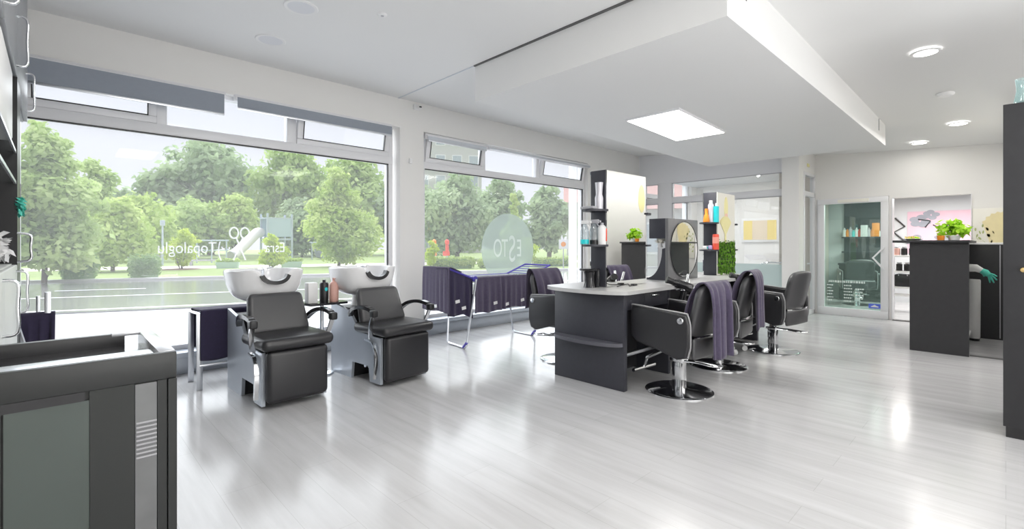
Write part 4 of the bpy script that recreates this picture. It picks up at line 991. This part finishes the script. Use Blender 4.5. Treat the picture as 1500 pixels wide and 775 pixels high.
# ------------------------------------------------------------------ rooms behind
t = thing('picture_frame', 'white framed yellow and beige striped picture in the entrance', 'picture', (11.58, 3.88, 1.53))
MB().box(-.03, .02, -.40, .40, -.27, .27, .004).build('frame', M['white'], t, 30)
MB().box(-.034, -.028, -.35, .35, -.22, .22).build('print', mat('beige_print', (.78, .66, .50), .7, noise=.05), t, 0)
MB().box(-.036, -.033, .16, .35, -.22, .22).box(-.036, -.033, -.35, -.16, -.22, .22).build('yellow_stripe', M['yellow'], t, 0)
t = thing('ceiling_spotlight', 'small spotlight under the entrance ceiling', 'spotlight', (9.75, 3.30, 2.62))
MB().tube([(0, 0, 0), (0, 0, -.05)], .012, 8).tube([(0, 0, -.06), (-.06, -.02, -.10)], .035, 12).build('head', M['white'], t)
MB().lathe([(.0001, 0), (.03, 0), (.03, .003)], n=16).xf(Matrix.Translation((-.064, -.021, -.103)) @ Matrix.Rotation(R(-60), 4, 'Y')).build('bulb', M['led'], t)
# office
o = MB().box(12.785, 12.80, .02, 1.42, 1.02, 1.88).build('wall_picture', mat('pink_mural', (.72, .50, .58), .8, noise=.1, nscale=4), None, 0); tag(o, 'pink picture with grey flowers on the office wall', 'picture')
r = random.Random(11); GP = mat('grey_petals', (.32, .33, .38), .8, noise=.2, nscale=6)
for cx_, cz_, s in ((1.22, 1.68, .17), (1.05, 1.80, .13), (.30, 1.72, .16), (1.32, 1.30, .15), (.88, 1.34, .12)):
    gf = MB()
    for k in range(5):
        a = 2 * PI * k / 5 + r.random()
        gf.prism([(cx_ + s * .55 * math.cos(a) + s * .5 * math.cos(u), cz_ + s * .45 * math.sin(a) + s * .34 * math.sin(u)) for u in np.linspace(0, 2 * PI, 13)[:-1]], 12.781 - .0005 * k, 12.786, 'x')
    gf.build('grey_flower', GP, o, 0)
ln = MB().tube([(12.778, 1.25, 1.72), (12.778, 1.06, 1.68), (12.778, 1.14, 1.55)], .012, 6).tube([(12.778, 1.02, 1.60), (12.778, .90, 1.52), (12.778, .84, 1.60), (12.778, .72, 1.50)], .010, 6)
ln.build('black_line', M['rubber'], o, 0)
o = MB().tube([(12.77, 1.62, 1.76), (12.77, 1.46, 1.58), (12.77, 1.64, 1.46), (12.77, 1.46, 1.27), (12.77, 1.40, 1.24)], .016, 8).build('zigzag_hanger', M['rubber'], None, 0); tag(o, 'black zigzag coat hanger rail on the office wall', 'hanger')
t = thing('office_rack', 'white shelf rack in the office seen left of the reception counter', 'rack', (11.0, 1.20, 0))
for z in (.28, .42, .70, .98): MB().box(-.15, .15, -.28, .24, z, z + .03, .004).build('shelf', M['white'], t, 30)
for y in (-.28, .22): MB().box(-.15, -.12, y, y + .02, 0, 1.2).box(.12, .15, y, y + .02, 0, 1.2).build('post', M['greyplas'], t, 0)
for y, z, mm, lab in ((1.36, 1.01, 'pink', 'pink jar on the top of the office rack'), (1.26, 1.01, 'rubber', 'black jar on the top of the office rack'), (1.15, 1.01, 'black_gloss', 'glossy black jar at the right of the rack top'), (1.33, .73, 'rubber', 'black canister on the middle rack shelf'), (1.22, .73, 'black_gloss', 'second black canister on the middle rack shelf')):
    bottle('storage_jar', lab, (10.95, y, z), [(.0001, 0), (.045, 0), (.045, .12), (.0001, .13)], M[mm], cap=[(.035, .13), (.035, .15), (.0001, .152)], capm=M['greyplas'], cat='jar')
t = thing('case_trolley', 'black appliance case on the low rack shelf', 'case', (10.97, 1.27, .45))
MB().box(-.10, .10, -.12, .12, .0, .22, .02).build('body', M['rubber'], t, 40)
MB().tube([(-.1, -.06, .2), (-.12, -.06, .23), (-.12, .06, .23), (-.1, .06, .2)], .008, 6).build('handle', M['chrome'], t)
t = thing('wall_shelf', 'dark shelf with product bottles in the office behind the glass door', 'shelf', (12.55, 2.1, 0))
MB().box(.0, .24, -.35, .42, 1.02, 1.05).box(0, .24, -.35, .42, 1.34, 1.37).box(.22, .245, -.35, .42, .70, 2.16).build('shelf_board', M['anthracite'], t, 0)
cols = ['white', 'orange', 'greyplas', 'teal', 'white', 'red', 'rubber', 'white', 'silver_can', 'orange', 'teal', 'white']
nm = ['white', 'orange', 'grey', 'teal', 'second white', 'red', 'black', 'third white', 'silver', 'second orange', 'second teal', 'fourth white']
for k in range(12):
    h = [.20, .17, .22, .15][k % 4]
    bottle('product_bottle', '%s bottle in the row on the upper office shelf' % nm[k], (12.62, 2.48 - k * .055, 1.37), [(.0001, 0), (.036, 0), (.036, h * .75), (.014, h * .85), (.014, h), (.0001, h)], M[cols[k]], group='product bottles on the office shelf', n=12)
o = MB().box(12.56, 12.68, 1.86, 1.98, 1.371, 1.66, .004).build('product_box', M['orange'], None, 30); tag(o, 'orange carton at the right end of the office shelf', 'carton')
o = MB().box(12.56, 12.68, 2.06, 2.18, 1.371, 1.62, .004).build('product_box', M['white'], None, 30)
tag(o, 'tall white carton beside the orange carton on the office shelf', 'carton')
t = thing('work_counter', 'dark work counter in the office behind the glass door', 'counter', (12.2, 2.1, 0))
MB().box(0, .55, -.3, .42, .76, .80, .004).build('top', M['anthracite'], t, 30)
MB().box(.1, .55, -.3, .42, 0, .76).build('body', M['case_panel2'], t, 0)
c = make_styling_chair('dark styling chair inside the office, seen through the glass door', (11.5, 2.05, 0), R(-70), None)
# far side of the salon, seen only in mirrors
t = thing('wall_counter', 'dark wall counter on the unseen side of the salon', 'counter', (6.2, -2.95, 0))
MB().box(-1.6, 1.6, 0, .45, .80, .84, .004).build('top', M['anthracite'], t, 30)
MB().box(-1.55, 1.55, .05, .40, 0, .80).build('body', M['anthracite'], t, 0)

# ------------------------------------------------------------------ outdoors
def kerb(X): return 23.43 - .385 * X
S = -.385
def strip(name, off0, off1, z0, z1, m, xa=-40, xb=70, kind='structure'):
    return tag(MB().prism([(xa, 23.43 + off0 + S * xa), (xb, 23.43 + off0 + S * xb), (xb, 23.43 + off1 + S * xb), (xa, 23.43 + off1 + S * xa)], z0, z1, 'z').build(name, m, None, 0), kind=kind)
tag(MB().box(-40, 90, 5.62, 42, -.30, -.16).build('ground', M['pave'], None, 0), kind='structure')
strip('road', -10.6, -.12, -.17, -.13, M['asphalt'])
strip('kerb', -.14, .16, -.2, -.05, M['kerb'])
strip('lawn', .1, 9.5, -.3, -.11, M['lawn'])
strip('path', 9.5, 14, -.3, -.12, M['path'])
strip('lawn', 14, 120, -.3, -.11, M['lawn'], -90, 150)
strip('road_markings', -10.35, -10.15, -.129, -.126, M['line'])
strip('road_markings', -7.0, -6.88, -.129, -.126, M['line'])
mk = MB()
for k in range(-6, 12):
    x = k * 4.0; mk.prism([(x, 23.43 - 4.6 + S * x), (x + 2, 23.43 - 4.6 + S * (x + 2)), (x + 2, 23.43 - 4.48 + S * (x + 2)), (x, 23.43 - 4.48 + S * x)], -.129, -.126, 'z')
tag(mk.build('road_markings', M['line'], None, 0), kind='structure')
TG = 'trees across the street'
tree('maple_tree', 'tall leafy maple at the left edge of the first window', -.25, 22.9, -.0, 5.6, 4.0, L_SOFT, 13000, .12, 20, 2, .45, .08, TG)
tree('round_tree', 'small rounded tree between the two clipped bushes', 2.05, 30.2, .35, 3.3, 4.2, L_YEL, 8000, .14, 14, 5, 0, .09, TG)
tree('slender_tree', 'thin pointed tree rising behind the small rounded tree', 2.3, 47.8, .6, 8.0, 6.4, L_SOFT, 8000, .2, 18, 7, .5, .12, TG)
tree('broad_tree', 'wide blue-green tree filling the middle of the first window', 14.3, 69.8, 1.0, 14.4, 15.0, L_BLUE, 13000, .42, 24, 9, 0, .4, TG)
tree('broad_tree', 'blue-green tree left of the wide one, lower and rounder', 9.5, 67.0, 1.0, 10.6, 8.0, L_BLUE, 6000, .4, 14, 10, 0, .3, TG)
tree('broad_tree', 'soft green broad tree behind the play tower', 21.8, 62.0, 1.0, 13.6, 12.0, L_SOFT, 11000, .40, 22, 12, 0, .4, TG)
tree('broad_tree', 'tall green tree behind the pointed street tree', 27.0, 57.0, 1.0, 12.4, 11.0, L_SOFT, 9000, .4, 20, 13, 0, .35, TG)
tree('broad_tree', 'dull blue-green tree at the right edge of the first window', 31.5, 52.0, 1.0, 11.2, 9.0, L_BLUE, 7000, .4, 16, 14, 0, .35, TG)
tree('pointed_tree', 'pointed leafy street tree at the right of the first window', 12.5, 28.2, .05, 6.2, 5.4, L_YEL, 16000, .13, 24, 15, .6, .10, TG)
tree('young_tree', 'light green young tree left of the play tower', 12.35, 50.5, .8, 6.0, 5.8, L_YEL, 6000, .22, 14, 16, 0, .14, TG)
tree('broad_tree', 'large blue-green tree at the left of the badge window', 24.4, 32.0, .4, 7.2, 7.2, L_BLUE, 10000, .22, 20, 17, 0, .2, TG)
tree('broad_tree', 'large blue-green tree behind the badge', 30.2, 32.6, .4, 7.4, 6.6, L_BLUE, 9000, .24, 18, 18, 0, .2, TG)
tree('broad_tree', 'blue-green tree between badge and white street pole', 30.4, 27.0, .4, 6.4, 4.8, L_BLUE, 8000, .22, 18, 19, 0, .2, TG)
tree('pointed_tree', 'yellow-green pointed tree rising above the badge', 17.3, 17.8, .2, 4.2, 2.0, L_YEL, 6000, .09, 16, 20, .7, .06, TG)
tree('round_tree', 'yellow-green low tree left of the lime shrub', 4.6, 45.0, .4, 4.9, 6.0, L_YEL, 6000, .2, 14, 51, 0, .12, TG)
tree('round_tree', 'soft green low tree behind the pipe fence', 9.4, 52.0, .6, 5.4, 7.0, L_SOFT, 6000, .22, 14, 52, 0, .12, TG)
tree('round_tree', 'dim green low tree behind the play tower', 19.0, 52.0, .4, 6.0, 8.0, L_BLUE, 6000, .25, 14, 53, 0, .14, TG)
tree('broad_tree', 'distant soft green trees low behind the maple', -3.0, 75, .5, 7.5, 16., L_SOFT, 6000, .45, 16, 22, 0, .3, TG)
tree('broad_tree', 'distant blue-green tree low between round tree and wide tree', 6.0, 80, .5, 8.2, 12., L_BLUE, 5000, .45, 14, 23, 0, .3, TG)
def shrub(label, x, y, h, w, m, n, leaf, seed, base=-.12, name='lime_shrub', group=None, mulch=False):
    t = thing(name, label, 'shrub', (x, y, base), 0, group)
    leaf_mesh('foliage', blobs_crown(0, 0, .12, h, w, 10, seed), n, leaf, m, t)
    s = MB()
    for k in range(5):
        a = 1.26 * k; s.tube([(.05 * math.cos(a), .05 * math.sin(a), 0), (.25 * w * math.cos(a), .25 * w * math.sin(a), h * .6)], [.02, .01], 5)
    s.build('stem', M['bark'], t)
    if mulch: MB().lathe([(.0001, .05), (w * .4, .04), (w * .52, 0)], n=24).build('mulch_ring', M['mulch'], t)
GL = 'lime shrubs across the street'
shrub('bright lime shrub in a mulch ring behind the first name lettering', 4.81, 30.2, 2.15, 1.9, L_LIME, 3500, .09, 31, mulch=True, group=GL)
shrub('bright lime shrub before the play slide', 8.26, 26.9, 1.85, 1.7, L_LIME, 3200, .08, 32, group=GL)
shrub('lime shrub at the left edge of the badge window', 14.4, 21.1, 1.6, .9, L_LIME, 2200, .07, 33, group=GL)
shrub('lime shrub right of the badge near the yellow street sign', 20.6, 20.1, 1.8, 1.4, L_LIME, 2600, .07, 34, group=GL)
def hedge(label, x, y, lx, ly, h, m, n, leaf, rz, name='hedge', base=-.12, group=None):
    t = thing(name, label, 'hedge', (x, y, base), rz, group)
    bl = [((i + .5) / 6 * lx - lx / 2, 0, h * .52, lx / 6, ly / 2, h * .5) for i in range(6)]
    leaf_mesh('foliage', bl, n, leaf, m, t, shell=.3)
    MB().box(-lx / 2 * .9, lx / 2 * .9, -ly * .3, ly * .3, 0, h * .8, .05).build('inner_mass', mat('hedge_core', (.22, .34, .15), .95, noise=.3, nscale=6), t)
hz = math.atan(S)
hedge('rounded clipped bush nearest the maple', .66, 23.6, .95, .9, 1.02, L_HEDGE, 2600, .05, 0, 'clipped_bush')
hedge('rounded clipped bush right of the small rounded tree', 2.50, 23.0, .90, .85, .92, L_HEDGE, 2600, .05, 0, 'clipped_bush')
hedge('low clipped hedge at the left of the badge window', 15.6, 20.9, 2.3, .7, .66, L_HEDGELIME, 4000, .06, hz)
hedge('low clipped hedge behind the badge', 18.1, 19.9, 2.2, .7, .56, L_HEDGELIME, 3600, .06, hz)
hedge('low clipped hedge before the white street pole', 21.8, 19.0, 2.6, .7, .55, L_HEDGELIME, 3600, .06, hz)
def planter(label, x, y):
    t = thing('planter', label, 'planter', (x, y, -.11), hz)
    MB().prism([(-.5, 0), (.5, 0), (.56, .34), (-.56, .34)], -.35, .35, 'y').build('box', mat('pale_teal_planter', (.58, .72, .66), .6, noise=.04), t, 0)
    leaf_mesh('foliage', [(d, 0, .42, .22, .3, .12) for d in (-.36, 0, .36)], 700, .07, L_YEL, t)
planter('pale teal planter box left of the lime shrub before the slide', 6.98, 30.1)
planter('pale teal planter box right of the lime shrub before the slide', 9.84, 28.5)
# playground
t = thing('play_tower', 'blue-grey play tower with a mesh cage across the street', 'play tower', (14.14, 44.7, -.11))
for x in (-1, 1):
    for y in (-.9, .9): MB().box(x - .07, x + .07, y - .07, y + .07, 0, 4.0).build('post', M['play'], t, 0)
MB().box(-1, 1, -.9, .9, 1.7, 1.85).build('deck', M['play'], t, 0)
MB().box(-1, 1, -.92, -.88, 2.0, 3.6).box(-1, 1, .88, .92, 2.0, 3.6).build('cage_panel', mat('mesh_panel', (.50, .62, .70), .6, noise=.1, nscale=14), t, 0)
MB().box(-1.05, 1.05, -.95, .95, 3.55, 3.65).build('top_rail', M['play'], t, 0)
o = MB().tube(smooth_path([(12.95, 45.1, 2.25), (12.5, 44.7, 2.15), (11.4, 43.8, 1.2), (10.5, 43.1, .45), (10.2, 42.8, .30)], 6), .42, 14).build('tube_slide', mat('pale_slide', (.86, .82, .80), .4, noise=.03), None); tag(o, 'pale tube slide coming down from the play tower', 'slide')
MB().tube([(10.22, 42.82, .31), (10.1, 42.72, .27)], .40, 14).build('dark_mouth', M['greyplas'], o)
t = thing('play_fence', 'blue-grey pipe rail fence left of the slide', 'fence', (6.6, 41.0, -.11), math.atan2(-2.2, 2.4))
for k in range(4): MB().tube([(k * 1.05, 0, 0), (k * 1.05, 0, 1.62)], .05, 8).build('post', M['play'], t)
MB().tube([(-.2, 0, 1.6), (3.3, 0, 1.6)], .05, 8).tube([(-.2, 0, .9), (3.3, 0, .9)], .03, 8).build('rail', M['play'], t)
t = thing('play_fence', 'blue-grey pipe rail fence right of the play tower', 'fence', (16.2, 42.0, -.11), math.atan2(-1.4, 2.4))
for k in range(5): MB().tube([(k * .9, 0, 0), (k * .9, 0, 1.5)], .05, 8).build('post', M['play'], t)
MB().tube([(-.2, 0, 1.48), (3.8, 0, 1.48)], .05, 8).build('rail', M['play'], t)
o = thing('park_bench', 'long low grey bench on the sandy path', 'bench', (7.0, 34.9, -.11), hz)
MB().box(-1.1, 1.1, -.2, .2, .28, .36).build('seat', M['greyplas'], o, 0)
for x in (-.9, .9): MB().box(x - .06, x + .06, -.18, .18, 0, .28).build('leg', M['greyplas'], o, 0)
t = thing('rope_climber', 'dark round net climber by the right play fence', 'play equipment', (17.6, 43.0, -.11))
MB().lathe([(.0001, 0), (.6, .15), (.75, .8), (.6, 1.35), (.0001, 1.55)], n=14).build('net', mat('dark_net', (.30, .32, .38), .8, noise=.4, nscale=5), t)
for x, y, mm, lab in ((19.6, 28.4, 'orange', 'orange spring rider on the playground behind the badge window'), (20.3, 27.8, 'red', 'red spring rider on the playground behind the badge window')):
    t = thing('spring_rider', lab, 'play equipment', (x, y, -.11))
    MB().box(-.12, .12, -.1, .1, .5, 1.3, .08).box(-.35, .2, -.08, .08, .5, .85, .06).lathe([(.0001, 1.25), (.16, 1.35), (.16, 1.6), (.0001, 1.72)], n=14).build('figure', M[mm], t)
    MB().tube([(0, 0, 0), (0, 0, .55)], .08, 10).build('spring', M['greyplas'], t)
t = thing('street_sign', 'white street sign with an orange disc on a thin post', 'sign', (19.3, 16.15, -.05), R(-50))
MB().tube([(0, 0, 0), (0, 0, 1.6)], .03, 8).build('post', M['greyplas'], t)
pl = MB().box(-.24, .24, -.05, -.03, 1.02, 1.52, .01).build('plate', M['white'], t, 30)
MB().lathe([(.0001, 0), (.13, 0), (.13, .01)], n=24).xf(Matrix.Translation((0, -.05, 1.27)) @ Matrix.Rotation(PI / 2, 4, 'X')).build('orange_disc', M['orange'], pl)
o = thing('street_pole', 'thick white street pole seen through the badge window', 'pole', (8.64, 6.95, -.16))
MB().tube([(0, 0, 0), (0, 0, 5.5)], [.10, .085], 16).build('shaft', M['white'], o)
MB().lathe([(.0001, 0), (.15, 0), (.15, .25), (.10, .30)], n=18).build('base', M['greyplas'], o)
o = thing('lamp_post', 'slim grey lamp post above the pipe fence', 'lamp post', (4.92, 36.9, -.11))
MB().tube([(0, 0, 0), (0, 0, 2.7)], [.06, .05], 8).build('shaft', M['play'], o)
MB().box(-.12, .12, -.12, .12, 2.5, 2.85, .03).build('lantern', M['play'], o)
def house(label, x, y, w, d, h, rh, rz, m, rows=2, cols=4, name='house', roofm=None):
    t = thing(name, label, 'building', (x, y, -.12), rz)
    MB().box(-w / 2, w / 2, -d / 2, d / 2, 0, h).build('wall', m, t, 0)
    if rh: MB().prism([(-d / 2 - .4, h), (d / 2 + .4, h), (0, h + rh)], -w / 2 - .4, w / 2 + .4, 'x').build('roof', roofm or M['pinkroof'], t, 0)
    for i in range(cols):
        for j in range(rows):
            cx_ = -w / 2 + w * (i + .5) / cols; cz_ = h * (j + .5) / rows; ww = w / cols * .3; hh = h / rows * .28
            f = MB().box(cx_ - ww, cx_ + ww, -d / 2 - .06, -d / 2, cz_ - hh, cz_ + hh).build('window', M['white'], t, 0)
            MB().box(cx_ - ww * .85, cx_ + ww * .85, -d / 2 - .08, -d / 2 - .05, cz_ - hh * .85, cz_ + hh * .85).build('pane', M['winpane'], f, 0)
house('pinkish house with tiled roof far behind the small rounded tree', 3.0, 101, 12, 8, 5.5, 3.2, 0, M['house_pink'])
house('low pale building left of the lime shrub', 6.6, 61, 7, 4, 2.3, .0, 0, M['house'], 1, 3, 'pavilion')
house('white house with red tiled roof at the right of the badge window', 49.5, 37.6, 5, 6, 6.5, 2.6, R(-50), M['house'])
house('tall white apartment block showing in the upper light of the badge window', 46.8, 66.0, 13, 10, 19.5, 0, R(-35), M['house'], 6, 5, 'apartment_block')
house('white house with faded red roof seen through the glass partition', 29.0, 13.9, 7, 6, 3.4, 2.2, R(-63), M['house'], 1, 3)
shrub('yellow-green shrub before the house beyond the entrance', 18.6, 9.0, 2.3, 1.6, L_YEL, 2200, .09, 41, name='street_shrub')

# ------------------------------------------------------------------ world and camera
wd = bpy.data.worlds.new('overcast'); SC.world = wd; wd.use_nodes = True
nt = wd.node_tree; nt.nodes.clear()
out = nt.nodes.new('ShaderNodeOutputWorld'); bg = nt.nodes.new('ShaderNodeBackground')
tc = nt.nodes.new('ShaderNodeTexCoord'); sep = nt.nodes.new('ShaderNodeSeparateXYZ'); cr = nt.nodes.new('ShaderNodeValToRGB')
cr.color_ramp.elements[0].position = .0; cr.color_ramp.elements[0].color = (.86, .87, .93, 1)
cr.color_ramp.elements[1].position = .6; cr.color_ramp.elements[1].color = (.83, .85, .96, 1)
nt.links.new(tc.outputs['Generated'], sep.inputs[0]); nt.links.new(sep.outputs['Z'], cr.inputs[0])
nt.links.new(cr.outputs[0], bg.inputs[0]); bg.inputs[1].default_value = .71
nt.links.new(bg.outputs[0], out.inputs[0])

cam = bpy.data.cameras.new('camera'); co = bpy.data.objects.new('camera', cam); COL.objects.link(co)
cam.sensor_width = 36; cam.sensor_fit = 'HORIZONTAL'; cam.lens = 696.4 / 1500 * 36
cam.shift_y = -(387.5 - 358.33) / 1500; cam.clip_start = .05; cam.clip_end = 400
co.location = (0, 0, 1.2); co.rotation_euler = (R(90), 0, R(46.09 - 90))
SC.camera = co
SC.view_settings.view_transform = 'Standard'; SC.view_settings.look = 'None'; SC.view_settings.exposure = 0.58
SC.cycles.max_bounces = 10; SC.cycles.diffuse_bounces = 5; SC.cycles.glossy_bounces = 5; SC.cycles.transparent_max_bounces = 24
SC.cycles.caustics_reflective = False; SC.cycles.caustics_refractive = False; SC.cycles.sample_clamp_indirect = 8
